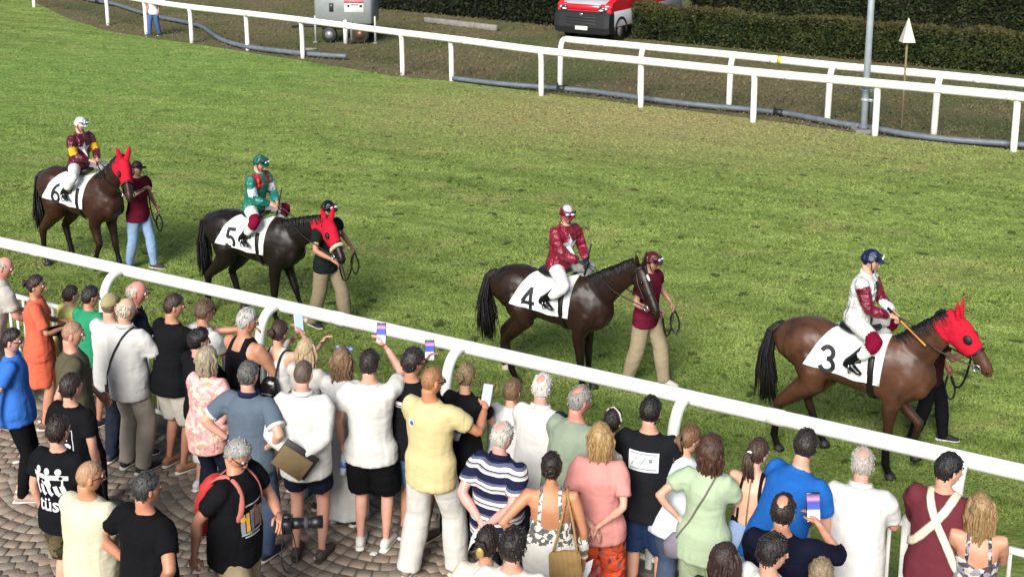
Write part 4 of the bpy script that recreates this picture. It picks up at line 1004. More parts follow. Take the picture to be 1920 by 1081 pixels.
def horse(label, gx, gy, head_deg, sc, col, number, poll, hdv, fores, hinds, hood=False, legz=(.30, .62), bend=0., hoofs=(0, 0, 0, 0), blaze=False, bridle=True, seed=1, noseband=None, loc=None):
    R3 = Rz(-math.radians(head_deg)); g = U(gx, gy) if loc is None else A(*loc); root = empty('horse', (g[0], g[1], 0), -math.radians(head_deg), sc); G = A(g[0], g[1], 0)
    Wf = lambda p: R3 @ np.asarray(p, float) * sc + G
    Li = lambda p: R3.T @ (np.asarray(p, float) - G) / sc
    mb = MB(); Tt = [A(0, y, zc) for y, zc, _, _ in TRUNK]
    mb.tube(Tt, [(rx, rz) for _, _, rz, rx in TRUNK], 22, ref=A(0, 0, 1))
    mb.tube([A(0, .1, 1.42), A(0, .30, 1.50), A(0, .42, 1.515), A(0, .55, 1.47)], [(.08, .05), (.07, .07), (.065, .07), (.08, .06)], 10, ref=A(0, 0, 1))   # withers
    for sg in (1, -1):
        mb.ball(A(sg * .14, -.52, 1.28), (.16, .30, .27), 14, 10); mb.ball(A(sg * .145, .46, 1.10), (.10, .20, .28), 14, 10, rot=Rx(-.35)); mb.ball(A(sg * .09, .66, 1.08), (.09, .11, .13), 12, 8)
    poll = A(*poll); hd = nz(A(*hdv)); Bn = A(0, .44, 1.22)
    mid = (Bn + poll) / 2 + A(bend, -.02, .05); ts = np.linspace(0, 1, 9)
    NP = np.array([(1 - t) ** 2 * Bn + 2 * t * (1 - t) * mid + t * t * poll for t in ts]); Tn = np.gradient(NP, axis=0)
    side = nz(np.cross(nz(poll - Bn), A(0, 0, 1))); DN = np.array([nz(np.cross(side, nz(t))) for t in Tn])
    nrad = [(np.interp(t, [0, .3, .7, 1], [.165, .115, .080, .070]), np.interp(t, [0, .3, .7, 1], [.31, .225, .155, .118])) for t in ts]
    mb.tube(NP, nrad, 16, ref=DN)
    hs = nz(np.cross(hd, A(0, 0, 1))); hn = nz(np.cross(hs, hd));
    def H(s_, up_=0., x=0.): return poll + hd * s_ + hn * up_ + hs * x
    sec = [(H(s_, o), (wd, dp)) for s_, o, dp, wd in HSEC]
    mb.tube([q[0] for q in sec], [q[1] for q in sec], 16, ref=np.array([hn] * len(sec)))
    for x, (dy, lf) in zip((.155, -.155), fores): mb.tube(fore(x, dy, lf), FR, 12)
    for x, (dy, lf) in zip((.165, -.165), hinds): mb.tube(hind(x, dy, lf), HRr, 12)
    v, f, no = remesh(mb, .0185, 5)
    v = v + no * (.007 * vn(v * A(7, 5, 5), seed) + .003 * vn(v * 18, seed + 1))[:, None]
    bv = BVHTree.FromPolygons([Vector(q) for q in v], f)
    B = MB(); B.add(v, f, 0)
    for sg in (1, -1):
        e0 = H(-.02, .075, sg * .045); ax = nz(-hd * .75 + hn * .55 + hs * sg * .28)
        B.tube([e0 - ax * .02, e0 + ax * .05, e0 + ax * .11, e0 + ax * .165], [(.026, .018), (.034, .016), (.026, .012), (.005, .004)], 8, ref=nz(hn + hd), m=0)
        B.ball(H(.20, .055, sg * .078), (.022, .022, .022), 10, 8, 1); B.ball(H(.585, .012, sg * .050), (.012, .016, .016), 8, 6, 1)
    dark = [0] * 1
    B.obj('body', [coat(*col, legz), plain('#0a0808', .15), ], root)
    k = 0
    for legset, fn, xs in ((fores, fore, (.155, -.155)), (hinds, hind, (.165, -.165))):
        for x, (dy, lf) in zip(xs, legset):
            P = fn(x, dy, lf); a, b_ = P[-2], P[-1]; d = nz(b_ - a); hb = MB()
            hb.tube([b_ - d * .055, b_ - d * .01, b_ + d * .018], [.047, .058, .064], 12, cap=.02); hb.obj('hoof', HOOFW if hoofs[k] else HOOF, root); k += 1
    if blaze:
        bb = MB(); bb.ball(H(.17, .118, .0), (.020, .05, .012), 8, 6, rot=np.stack([hs, hd, hn], 1)); bb.obj('white_mark', plain('#d8d0c8', .7), root)
    # tail and mane
    rg = np.random.default_rng(seed); tb_ = MB()
    for i in range(240):
        o = rg.normal(0, 1, 2) * A(.020, .017); sw = rg.normal(0, 1, 2); ln_ = rg.uniform(.72, 1.0)
        tb_.tube([A(o[0], -.87 + o[1], 1.46), A(o[0] * 1.5, -.97 + o[1], 1.36), A(o[0] * 2.1 + sw[0] * .008, -1.02 + o[1] * 1.6, 1.36 - .36 * ln_), A(o[0] * 2.6 + sw[0] * .02, -1.00 + o[1] * 2.4 + sw[1] * .015, 1.36 - .66 * ln_), A(o[0] * 2.0 + sw[0] * .035, -.99 + o[1] * 2.5 + sw[1] * .03, 1.36 - .92 * ln_)], [.008, .010, .011, .008, .002], 4)
    tb_.tube([A(0, -.86, 1.46), A(0, -.96, 1.36), A(0, -1.0, 1.05), A(0, -.99, .75)], [.035, .042, .045, .012], 8)
    tb_.obj('tail', BLACKH, root)
    mn = MB()
    for t in np.linspace(.10, 1.0, 260):
        i = min(int(t * 8), 7); fr = t * 8 - i; c_ = NP[i] * (1 - fr) + NP[i + 1] * fr; dn = nz(DN[i] * (1 - fr) + DN[i + 1] * fr); dp = np.interp(t, ts, [q[1] for q in nrad]); wd = np.interp(t, ts, [q[0] for q in nrad])
        r_ = rg.normal(0, .012, 3); L_ = rg.uniform(.09, .15)
        for sd_ in ((1,) if not hood else (1,)):
            a = c_ + dn * (dp - .008) + r_ * .5; mn.tube([a, a + dn * .022 + side * sd_ * .012, a + side * sd_ * (.03 + wd * .25) - dn * .015 + r_ * .6, a + side * sd_ * (.035 + wd * .42) - dn * L_ * .8 + r_], [.006, .007, .006, .002], 4)
    mn.obj('mane', BLACKH, root)
    # saddle cloth hung over the back
    def skin_pt(y, a, off):
        zc = np.interp(y, [q[0] for q in TRUNK], [q[1] for q in TRUNK]); d = Vector((math.sin(a), 0, math.cos(a)))
        hit = bv.ray_cast(Vector((0, y, zc)) + d * 1.2, -d); p = np.array(hit[0]) if hit[0] else A(math.sin(a) * .28, y, zc + math.cos(a) * .33)
        return p + A(d.x, 0, d.z) * off
    nu, nv = 16, 25; V = []
    for j in range(nv):
        vv = -1 + 2 * j / (nv - 1); q = abs(vv); sgn = 1 if vv >= 0 else -1
        for i in range(nu):
            uu = i / (nu - 1); rear = -.27 - .24 * q ** .9 + .05 * (1 - q); front = .34 - .04 * q
            y = rear + (front - rear) * uu; arcl = q * .575
            amax = 1.30
            if arcl / .30 <= amax: p = skin_pt(y, sgn * arcl / .30, .016)
            else:
                p = skin_pt(y, sgn * amax, .016); p = p + A(sgn * .012 * math.sin(y * 22 + 1), 0, -(arcl - amax * .30))
                hz = bv.ray_cast(Vector((sgn * 1.2, y, p[2])), Vector((-sgn, 0, 0))); p[0] = sgn * max(abs(p[0]), abs(hz[0].x) + .018 if hz[0] else 0)
            V.append(p)
    Fc = [(j * nu + i, j * nu + i + 1, (j + 1) * nu + i + 1, (j + 1) * nu + i) for j in range(nv - 1) for i in range(nu - 1)]
    cb = MB(); V = np.array(V); n0 = len(V); V2 = V - A(0, 0, .006) * 1.0 - np.stack([np.sign(V[:, 0]) * .005, 0 * V[:, 0], 0 * V[:, 0]], 1)
    Fb = [tuple(n0 + q for q in ff[::-1]) for ff in Fc]
    rim = [j * nu for j in range(nv)] + [(nv - 1) * nu + i for i in range(1, nu)] + [j * nu + nu - 1 for j in range(nv - 2, -1, -1)] + [i for i in range(nu - 2, 0, -1)]
    Fr_ = [(rim[i], rim[(i + 1) % len(rim)], n0 + rim[(i + 1) % len(rim)], n0 + rim[i]) for i in range(len(rim))]
    cb.add(np.concatenate([V, V2]), [q[::-1] for q in Fc] + [q[::-1] for q in Fb] + Fr_); sco = cb.obj('saddle_cloth', CLOTH_W, root)
    cbv = BVHTree.FromPolygons([Vector(q) for q in V], Fc)
    for sgn in (1, -1):
        nb_ = MB(); hgt = .28
        for pts in DIG[number]:
            P = np.array(pts, float); d_ = np.r_[0, np.cumsum(np.linalg.norm(np.diff(P, axis=0), axis=1))]; ss = np.linspace(0, d_[-1], max(6, int(d_[-1] / .06))); P = np.stack([np.interp(ss, d_, P[:, 0]), np.interp(ss, d_, P[:, 1])], 1)
            sv, sf, _ = stroke(P, .17)
            o_3 = []
            for x, z in sv:
                yy = -.34 + x * hgt if sgn > 0 else -.16 - x * hgt; zz = 1.125 + z * hgt
                hit = cbv.ray_cast(Vector((sgn * 1.2, yy, zz)), Vector((-sgn, 0, 0))); o_3.append(np.array(hit[0]) + A(sgn * .006, 0, 0) if hit[0] else A(sgn * .30, yy, zz))
            nb_.add(o_3, sf)
        nb_.obj('number', plain('#15151a', .7), sco, False)
    # saddle, girth, stirrups
    sb = MB(); sb.tube([A(0, -.20, 1.60), A(0, -.08, 1.565), A(0, .08, 1.565), A(0, .20, 1.63)], [(.13, .022), (.17, .03), (.16, .03), (.08, .03)], 12, ref=A(0, 0, 1)); so = sb.obj('saddle', STRAP, root)
    gb = MB(); yg = .20; pts = [skin_pt(yg, a, .019) for a in np.linspace(.9, 2 * math.pi - .9, 30)]; gb.tube(pts, [(.035, .007)] * 30, 6, ref=np.array([nz(p - A(0, yg, 1.18)) for p in pts])); gb.obj('girth', STRAP, root)
    st_pts = {}
    for sg in (1, -1):
        fb = A(sg * .345, .0, 1.19); st_pts[sg] = fb
        lb = MB(); top_ = skin_pt(.1, sg * .8, .03); lb.tube([top_, skin_pt(.09, sg * 1.2, .035), fb + A(0, 0, .12)], [(.014, .004)] * 3, 6, ref=A(1, 0, 0)); lo_ = lb.obj('stirrup_leather', STRAP, root)
        rb = MB(); an = np.linspace(0, 2 * math.pi, 14, endpoint=False); rb.tube([fb + A(.052 * math.cos(a), 0, .06 + .065 * math.sin(a)) for a in an], .008, 6, closed=True); rb.obj('stirrup', STEELB, lo_)
    # bridle
    bb = MB()
    def ring(s_, r_=.010, tilt=0., k_=1.0):
        o = np.interp(s_, [q[0] for q in HSEC], [q[1] for q in HSEC]); dp = np.interp(s_, [q[0] for q in HSEC], [q[2] for q in HSEC]); wd = np.interp(s_, [q[0] for q in HSEC], [q[3] for q in HSEC])
        return [H(s_ + tilt * math.sin(a), o + (dp + .006) * k_ * math.sin(a), (wd + .006) * k_ * math.cos(a)) for a in np.linspace(0, 2 * math.pi, 18, endpoint=False)]
    bb.tube(ring(.37), .010, 5, closed=True)
    if not hood:
        bb.tube(ring(.06, tilt=-.04), .010, 5, closed=True)
    bits = {}
    for sg in (1, -1):
        bit = H(.50, -.045, sg * .070); bits[sg] = bit
        if not hood: bb.tube([H(.02, .05, sg * .085), H(.2, -.0, sg * .097), H(.36, -.02, sg * .078), bit], .009, 5)
        else: bb.tube([H(.36, -.02, sg * .085), bit], .009, 5)
    bo = bb.obj('bridle', STRAP, root)
    for sg in (1, -1):
        rb = MB(); an = np.linspace(0, 2 * math.pi, 14, endpoint=False); rb.tube([bits[sg] + hd * .036 * math.cos(a) + hn * .036 * math.sin(a) + hs * sg * .012 for a in an], .0075, 6, closed=True); rb.obj('bit_ring', STEELB, bo)
    if hood:
        REDH = cloth('#bf1e33', .85, .0, .85, .6); hb = MB()
        hsec = [q for q in HSEC if q[0] <= .37]
        hb.tube([NP[-3], NP[-2]] + [H(s_, o) for s_, o, _, _ in hsec], [(nrad[-3][0] + .012, nrad[-3][1] + .012), (nrad[-2][0] + .012, nrad[-2][1] + .012)] + [(wd + .013, dp + .013) for _, _, dp, wd in hsec], 18, ref=np.array([DN[-3], DN[-2]] + [hn] * len(hsec)), cap=.1)
        for sg in (1, -1):
            e0 = H(-.02, .075, sg * .045); ax = nz(-hd * .75 + hn * .55 + hs * sg * .28)
            hb.tube([e0 - ax * .03, e0 + ax * .05, e0 + ax * .12, e0 + ax * .185], [(.040, .030), (.042, .026), (.033, .020), (.012, .010)], 10, ref=nz(hn + hd))
        hv, hf, hno = remesh(hb, .0125, 1); hv = hv + hno * (.004 * vn(hv * 26, seed))[:, None]; h2 = MB(); h2.add(hv, hf); ho = h2.obj('hood', REDH, root)
        for sg in (1, -1):
            cb2 = MB(); c_ = H(.21, .050, sg * .100); cb2.ball(c_, (.052, .046, .022), 12, 8, rot=np.stack([hd, hn, hs], 1)); cb2.obj('blinker', plain('#1c1214', .6), ho)
        if noseband:
            nb2 = MB(); nb2.tube(ring(.40, k_=1.15), .030, 8, closed=True); nb2.obj('noseband', cloth(noseband, .95), root)
    tag(root, label, 'horse')
    return {'root': root, 'W': Wf, 'L': Li, 'bits': bits, 'H': H, 'st': st_pts, 'deg': head_deg, 'sc': sc, 'hd': hd, 'hs': hs, 'hn': hn}
def rope(parent, pts, name, mat, r=.009, inv=None, n=26):
    P = [inv(p) if inv else p for p in pts]; P = np.array(P, float); d = np.r_[0, np.cumsum(np.linalg.norm(np.diff(P, axis=0), axis=1))]; s = np.linspace(0, d[-1], n); Q = np.stack([np.interp(s, d, P[:, i]) for i in range(3)], 1)
    for _ in range(3): Q[1:-1] = (Q[:-2] + 2 * Q[1:-1] + Q[2:]) / 4
    b = MB(); b.tube(Q, r, 5); return b.obj(name, mat, parent)
def jockey(hs_, label, silks, zone, helmet, skn='#d9a888', headrot=(0, 8), lean=8, gloves=None, knee='#7d1030', yb=-.02, h=1.66, twist=0, aR='rein', aL='rein', zoneb=None):
    s = h / 1.75; sc = hs_['sc']
    seat = hs_['W'](A(0, yb, 1.61)); base = A(seat[0], seat[1], seat[2] - (.95 - .085) * s)
    st = hs_['st']
    R3 = Rz(-math.radians(hs_['deg'])); feet = []
    for sg in (1, -1):
        w_ = hs_['W'](st[sg] + A(0, -.02, .12)); l_ = R3.T @ (w_ - base) / s; feet.append(tuple(l_))
    def bz(cen, o):
        r_ = np.zeros(len(cen))
        for sg in (1, -1):
            kn = o['legs'][sg][1]; r_ = np.where(np.linalg.norm(cen - kn, axis=1) < .135, 1, r_)
        return r_
    return person(label, h=h, face=hs_['deg'], loc=tuple(base), top=dict(n='silks', c=silks, sl=1.88, hem=-.06, w=.022, sw=.021, zone=zone, amp=.011, col=silks[0] if isinstance(silks, list) else silks),
                  bot=dict(n='breeches', c=['#e9e6e2', knee] if knee else ['#e9e6e2'], ln=.80, w=.012, zone=bz if knee else None), hair=('buzz', '#2a1d16'), hat=helmet, aR=aR, aL=aL, lean=lean, head=headrot, skn=skn, shoe=None, feet=feet, khint=(.45, 1, .45), pelvis=.95, curl=(1.0, 1.0), gloves=gloves, twist=twist)
def boots(j, col='#141416'):
    for sg in (1, -1):
        hip, kn, an = j['legs'][sg]; b = MB(); a = kn + (an - kn) * .28; d = nz(an - kn); toe = nz(A(sg * .3, 1, -.28))
        b.tube([a, kn + (an - kn) * .5, kn + (an - kn) * .8, an, an + d * .012], [.066, .064, .050, .047, .046], 12, cap=.05)
        b.tube([an + A(0, 0, -.035) - toe * .045, an + A(0, 0, -.03) + toe * .04, an + A(0, 0, -.045) + toe * .12, an + A(0, 0, -.05) + toe * .17], [(.040, .046), (.044, .046), (.041, .032), (.026, .020)], 10, ref=A(0, 0, 1))
        v, f, no = remesh(b, .014, 2); g = MB(); g.add(v, f); g.obj('boot', plain(col, .25, 0, .8, 'polished_leather', .1), j['root'])
# ================================================================== THE PARADE
def arm_t(cen, o):
    """0..2 along the nearest arm for every face, distance to it, and side"""
    best = np.full(len(cen), 9.0); tt = np.zeros(len(cen)); sgn = np.zeros(len(cen))
    for sg in (1, -1):
        sh, el, wr = o['arms'][sg][:3]
        for k, (a, b_) in enumerate(((sh, el), (el, wr))):
            d = b_ - a; t = np.clip((cen - a) @ d / (d @ d), 0, 1); dist = np.linalg.norm(cen - (a + t[:, None] * d), axis=1)
            up_ = dist < best; best = np.where(up_, dist, best); tt = np.where(up_, t + k, tt); sgn = np.where(up_, sg, sgn)
    return tt, best, sgn
def tor(cen, o):
    q = cen - o['T'](0, 0, 0); xr, fw_ = o['frame'](.2); return q @ xr, q @ fw_, q @ o['u']
BAY = ('#4d3122', '#100c0a'); DARKBAY = ('#25160f', '#090707'); BLACKB = ('#170f0c', '#070606'); BROWN = ('#321c13', '#0b0908')
H3 = horse('bay horse wearing number 3 cloth and red hood, leading the parade on the right', 1598, 866, 122, .965, BAY, '3', (.04, .96, 1.87), (0.06, .60, -.76), ((-.02, 0), (.20, .35)), ((-.16, 0), (.26, .05)), hood=True, legz=(.34, .80), seed=3)
H4 = horse('dark bay horse wearing number 4 cloth, bareheaded with a small white star', 1040, 722, 117, .93, DARKBAY, '4', (.08, 1.16, 1.83), (.28, .52, -.82), ((.06, .0), (.02, 0)), ((.16, 0), (-.18, 0)), blaze=True, hoofs=(0, 0, 0, 1), seed=4, legz=(.30, .72))
H5 = horse('black horse wearing number 5 cloth, red hood and sheepskin noseband, neck lowered', 490, 594, 116, .96, BLACKB, '5', (.06, 1.27, 1.62), (.34, .62, -.72), ((-.04, 0), (.24, .0)), ((-.16, 0), (.18, 0)), hood=True, noseband='#cdbda6', hoofs=(1, 1, 0, 0), seed=5)
H6 = horse('brown horse wearing number 6 cloth and red hood, last in the parade', 166, 505, 120, 1.02, BROWN, '6', (.12, 1.08, 1.88), (.34, .52, -.80), ((-.04, .25), (.12, 0)), ((-.10, 0), (.14, 0)), hood=True, seed=6)
# --- riders
def z3(c, o):
    t, d, s_ = arm_t(c, o); x, y, z = tor(c, o); r = np.zeros(len(c)); r = np.where((np.abs(x) < .05) & (y > 0) & (z < .46), 2, r); return np.where((d < .085) & (t > .12) & (np.abs(x) > .13), 1, r)
J3 = jockey(H3, 'jockey in white vest with navy stripe and maroon sleeves on the bay horse', [satin('#e6e4e0'), satin('#7a1530'), satin('#151c33')], z3, ('helmet', '#16204a', None), headrot=(-6, 10), lean=8)
def z5(c, o):
    t, d, s_ = arm_t(c, o); x, y, z = tor(c, o); r = np.zeros(len(c)); r = np.where((z > .34) & (np.abs(x) > .045) & (np.abs(x) < .16), 1, r); return np.where((d < .085) & (t > .45) & (t < .85) & (np.abs(x) > .10), 2, r)
J5 = jockey(H5, 'jockey in green satin silks with red shoulders and white armbands on the black horse', [satin('#1f7a68'), satin('#c02a2c'), satin('#dfe4e4')], z5, ('helmet', '#1d5a50', None), headrot=(-2, 18), lean=12)
J4 = jockey(H4, 'jockey in maroon satin silks with a silver star on the bareheaded dark horse', [satin('#8a1a34')], None, ('helmet', '#8a1a34', '#cfc8cc'), headrot=(25, 20), lean=10, gloves='#1a1a1e', knee=None, twist=22, yb=.06)
def z6(c, o):
    t, d, s_ = arm_t(c, o); x, y, z = tor(c, o); r = np.zeros(len(c)); return np.where((d < .09) & (t > .5) & (t < .95) & (np.abs(x) > .10), 1, r)
J6 = jockey(H6, 'jockey in dark maroon silks with yellow armbands and white helmet on the last horse', [satin('#5c1426'), cloth('#e0b030')], z6, ('helmet', '#e8e8e6', None), headrot=(-4, 16), lean=8, knee=None)
for j in (J3, J4, J5, J6): boots(j)
decal(J4, 'silks', [star(0, 0, .15)], ['#cfcdd0'], 'star', -.035, .31, 1, .012)
decal(J6, 'silks', [star(0, 0, .12)], ['#b9b4b8'], 'star', -.03, .30, 1, .012)
for Hq, Jq in ((H3, J3), (H4, J4), (H5, J5), (H6, J6)):
    for sg in (1, -1):
        w_ = Jq['W'](Jq['arms'][sg][2] + Jq['arms'][sg][3] * .09); m_ = Hq['W'](A(sg * .16, .72, 1.46))
        b_ = Hq['W'](Hq['bits'][sg])
        l_b = Hq['L'](b_); l_w = Hq['L'](w_); mid = (l_b + l_w) / 2 + A(sg * .07, 0, -.05)
        rope(Hq['root'], [l_b, mid, l_w], 'rein', STRAP, .009)
def whip(J, label, col, sg=1, d=(.5, .8, -.2), L=.62):
    wr = J['arms'][sg][2] + J['arms'][sg][3] * .085; xr, fw_ = J['frame'](.3); dd = nz(xr * d[0] + fw_ * d[1] + A(0, 0, d[2])); p = J['W'](wr); R = J['Rw'] * J['s']
    b = MB(); b.tube([R @ (-dd * .14), R @ (dd * .06), R @ (dd * L * .6), R @ (dd * L)], [.011, .010, .007, .012], 6, m=0); b.tube([R @ (-dd * .15), R @ (dd * .05)], .014, 8, m=1)
    o = b.obj('riding_whip', [plain(col, .5), STRAP]); o.location = p; tag(o, label, 'whip')
whip(J3, 'orange riding whip held by the jockey on number 3', '#e08a2a', 1, (.35, .75, -.30), .42)
whip(J4, 'short black riding whip held upright by the jockey in maroon with silver star', '#151517', 1, (.05, .25, .95), .30)
whip(J5, 'dark riding whip held by the jockey in green silks', '#202024', -1, (.1, .3, .9), .3)
# --- handlers leading the horses
MAR = '#6a1a30'
L6 = person('handler in maroon polo and light blue jeans leading the last horse', 262, 312, 1.76, 118, top=dict(n='polo_shirt', c=MAR, col=MAR), bot=dict(n='jeans', c='#8fa9cc', w=.016), hair=('short', '#1c1512'), hat=('cap', '#2a2024'),
            aR=((.22, .34, .44), (1, -.3, -.8)), aL=((.34, .05, -.02), (.5, -1, 0)), stance=-.16, shoe='#3a332c', skn='#d09a7c', loc=None if False else tuple(U(266, 503)), lean=2, curl=(1, .8))
L5 = person('handler in black top, black helmet and khaki trousers leading the black horse', 618, 378, 1.82, 122, top=dict(n='t_shirt', c='#1b2220'), bot=dict(n='trousers', c='#8d8068', w=.026), hair=('short', '#1c1512'), hat=('helmet', '#101012', None),
            aR=((.24, .30, .12), (1, -.4, -.8)), aL=((.36, .10, .10), (.6, -1, 0)), stance=-.20, shoe='#1c1b1b', skn='#c08a6c', loc=tuple(U(618, 612)), lean=3, head=(10, 10), curl=(1, .9))
L4 = person('handler in maroon polo and khaki trousers leading the bareheaded dark horse', 1232, 478, 1.72, 128, top=dict(n='polo_shirt', c=MAR, col=MAR), bot=dict(n='trousers', c='#a3947a', w=.028), hair=('short', '#1c1512'), hat=('helmet', '#5a1420', None),
            aR=((.24, .26, .18), (1, -.4, -.8)), aL=((.33, .14, .08), (.6, -1, 0)), stance=-.20, shoe=('#c9c2b8', '#e6e2da'), skn='#c9977a', loc=tuple(U(1210, 720)), lean=4, head=(0, 12), curl=(1, .9))
L3 = person('handler all in dark clothes half hidden behind the head of the bay horse', 1770, 640, 1.56, 112, top=dict(n='polo_shirt', c='#3a1824', col='#3a1824'), bot=dict(n='trousers', c='#15151a', w=.018), hair=('short', '#1c1512'), hat=('cap', '#1c1a20'),
            aR=((.20, .36, .46), (1, -.3, -.8)), aL=((.26, .16, .0), (.6, -1, 0)), stance=-.18, shoe='#141414', skn='#b07a5c', loc=tuple(U(1738, 828)), lean=6, curl=(1, .9))
for Hq, Lq, sgn in ((H3, L3, -1), (H4, L4, -1), (H5, L5, -1), (H6, L6, -1)):
    hR = Lq['W'](Lq['arms'][1][2] + Lq['arms'][1][3] * .08); hL = Lq['W'](Lq['arms'][-1][2] + Lq['arms'][-1][3] * .08); b_ = Hq['W'](Hq['bits'][1] * .5 + Hq['bits'][-1] * .5 + A(0, 0, -.03))
    mid = (hR + hL) / 2 + A(0, 0, -.35)
    rope(Hq['root'], [b_, hR, (hR + mid) / 2 + A(0, 0, -.12), mid, (mid + hL) / 2 + A(0, 0, -.1), hL, hL + A(.08, -.04, -.22), hL + A(.02, -.06, -.36), hL + A(-.06, 0, -.2), hL], 'lead_rope', STRAP, .013, Hq['L'], 50)
# ================================================================== THE CROWD
WH = '#d6d4d0'; BK = '#17171a'
def sh(n, c, **k): return dict(n=n, c=c, **k)
def tee(c, **k): return dict(n='t_shirt', c=c, **k)
S1, S2, S3, S4 = '#dca68a', '#c98f70', '#e2b49c', '#b57a5a'
Q = {}
def pp(key, label, hx, hy, h, face, **k): Q[key] = person(label, hx, hy, h, face, **k); return Q[key]
# --- back row at the railing, left to right
pp('greyman', 'grey-haired man in pale grey shirt cut off by the left edge, leaning on the railing', 12, 480, 1.76, 48, top=sh('shirt', '#b9b5ae', sl=.75, col='#b9b5ae'), bot=dict(c='#4a4a4c'), hair=('ring', '#a9a39b'), lean=20, aR='rail', aL='rail', head=(30, 12), fat=.6, skn='#d99a84')
pp('coral', 'woman with dark bun in coral top and skirt, standing in profile at the left', 66, 515, 1.66, 72, sex='f', top=tee('#dd6a50', sl=.8, w=.024), bot=dict(n='skirt', c='#dd6a50', ln=.52, flare=.02), hair=('bun', '#2a1a18'), aR='front', aL='front', head=(10, 5), skn=S2, shoe='#6b4a3a')
pp('yellowkid', 'small dark-haired child in yellow shirt at the railing', 132, 537, 1.36, 40, top=tee('#d9cf7a'), bot=dict(n='shorts', c='#3a3f55', ln=.45, w=.03), hair=('short', '#2a1c16'), lean=12, aR='rail', aL='rail', headk=1.12, skn=S1, cat='child')
pp('greenboy', 'boy in green t-shirt with white back print beside the child in yellow', 170, 538, 1.50, 28, top=tee('#2f9068', w=.026), bot=dict(n='shorts', c='#2a2d35', ln=.45, w=.03), hair=('short', '#1c1414'), lean=10, aR='rail', aL='rail', head=(25, 5), headk=1.08, skn=S2, cat='boy')
pp('navyman', 'bald red-faced man in navy shirt looking right along the railing', 259, 525, 1.80, 62, top=sh('polo_shirt', '#20222e', col='#20222e'), bot=dict(c='#4b463f'), hair=('ring', '#b8a79a'), aR='rail', aL='rail', lean=10, head=(18, 8), fat=.5, skn='#d98f80')
pp('capman', 'man in khaki cap and white t-shirt with dark jeans', 204, 550, 1.75, 26, top=tee(WH, w=.026), bot=dict(n='jeans', c='#2c3242'), hair=('buzz', '#6b5a4a'), hat=('cap', '#a3996f'), aR='cross', aL='cross', skn=S1, fat=.4, shoe='#3a3a3e')
pp('blacktee', 'young man in black t-shirt and pale shorts with bare calves', 326, 550, 1.78, 38, top=tee(BK, w=.028, sl=.75), bot=dict(n='shorts', c='#cfc9bd', ln=.50, w=.035), hair=('short', '#33241c'), lean=6, aR=((.10, .42, .34), (.8, 0, -1)), aL='rail', head=(30, 5), skn=S2, shoe='#a5714f')
pp('whiteboy', 'tousle-haired youth in white t-shirt pointing towards the track', 385, 562, 1.68, 40, top=tee(WH, w=.028), bot=dict(n='shorts', c='#5d5a56', ln=.5, w=.03), hair=('tousled', '#5a4632'), lean=8, aR='rail', aL=((-.30, .46, .50), (.6, -.2, -1)), head=(10, 5), skn=S2)
pp('tankman', 'grey-haired man in black tank top with bare shoulders and blue jeans', 464, 577, 1.80, 35, top=sh('tank_top', BK, cut='tank', sl=0, topd=.34, w=.012), bot=dict(n='jeans', c='#47598a'), hair=('short', '#b5b0ac', '#d8d4d0'), lean=8, aR='rail', aL='rail', head=(30, 6), bare=True, skn=S2, fat=.4)
pp('whitetank', 'woman in white tank top with small black backpack, taking a photo', 523, 600, 1.66, 22, sex='f', top=sh('tank_top', WH, cut='tank', sl=0, topd=.34, w=.010), bot=dict(n='skirt', c='#6f625c', ln=.55, flare=.01), hair=('bun', '#3a261e'), aR=((.10, .28, .56), (.8, 0, -1)), aL=((.02, .28, .50), (.9, 0, -1)), head=(12, 4), bare=True, skn=S1, shoe='#7a5a48')
pp('blonde1', 'woman with long straight blond hair behind the man in the white long-sleeved shirt', 572, 634, 1.62, 30, sex='f', top=tee('#c9c4bd', sl=0.4), bot=dict(c='#8a8f98'), hair=('long', '#b59a74', '#d8c4a0'), aR='rail', aL='phone', skn=S1)
pp('curlwoman', 'woman with curly light brown hair in a long white dress', 640, 655, 1.63, 20, sex='f', top=tee(WH, sl=.5, hem=-.1), bot=dict(n='skirt', c=WH, ln=.10, flare=.04), hair=('curly_long', '#6f523a', '#a98a66'), aR='cross', aL='cross', skn=S1)
pp('stripetee', 'dark-haired young man in black t-shirt with white stripe and denim shorts', 774, 654, 1.76, 30, top=tee(BK, w=.026), bot=dict(n='denim_shorts', c='#6b86a8', ln=.52, w=.032), hair=('tousled', '#241a18'), aR='cross', aL=((.10, .34, .52), (.6, 0, -1)), head=(28, 2), skn=S2, glasses='thin', shoe='#5a4238')
pp('blackdress', 'woman with pinned-up fair hair in a long black dress', 874, 680, 1.66, 28, sex='f', top=tee(BK, sl=.5, w=.024), bot=dict(n='skirt', c=BK, ln=.12, flare=.03), hair=('bun', '#7a6448', '#a99468'), aR='rail', aL='rail', lean=6, skn=S1)
pp('fairboy', 'boy with short fair-brown hair in white t-shirt, between the black dress and white-haired man', 962, 712, 1.48, 35, top=tee('#dcdad8', w=.026), bot=dict(n='shorts', c='#3c4456', ln=.45, w=.03), hair=('short', '#6b5238', '#8c7250'), lean=12, aR='rail', aL='rail', headk=1.08, skn=S1, cat='boy')
pp('whitehair', 'white-haired man with thinning crown in white shirt with navy side panel', 1017, 700, 1.74, 30, top=sh('shirt', ['#e6e3de', '#20263c'], sl=.9, col='#e6e3de', w=.026, zone=lambda c, o: (tor(c, o)[0] > .145).astype(float)), bot=dict(c='#262a3a'), hair=('spot', '#d6d0c6', '#efeae2'), lean=6, aR='rail', aL='rail', skn='#dba090', fat=.4)
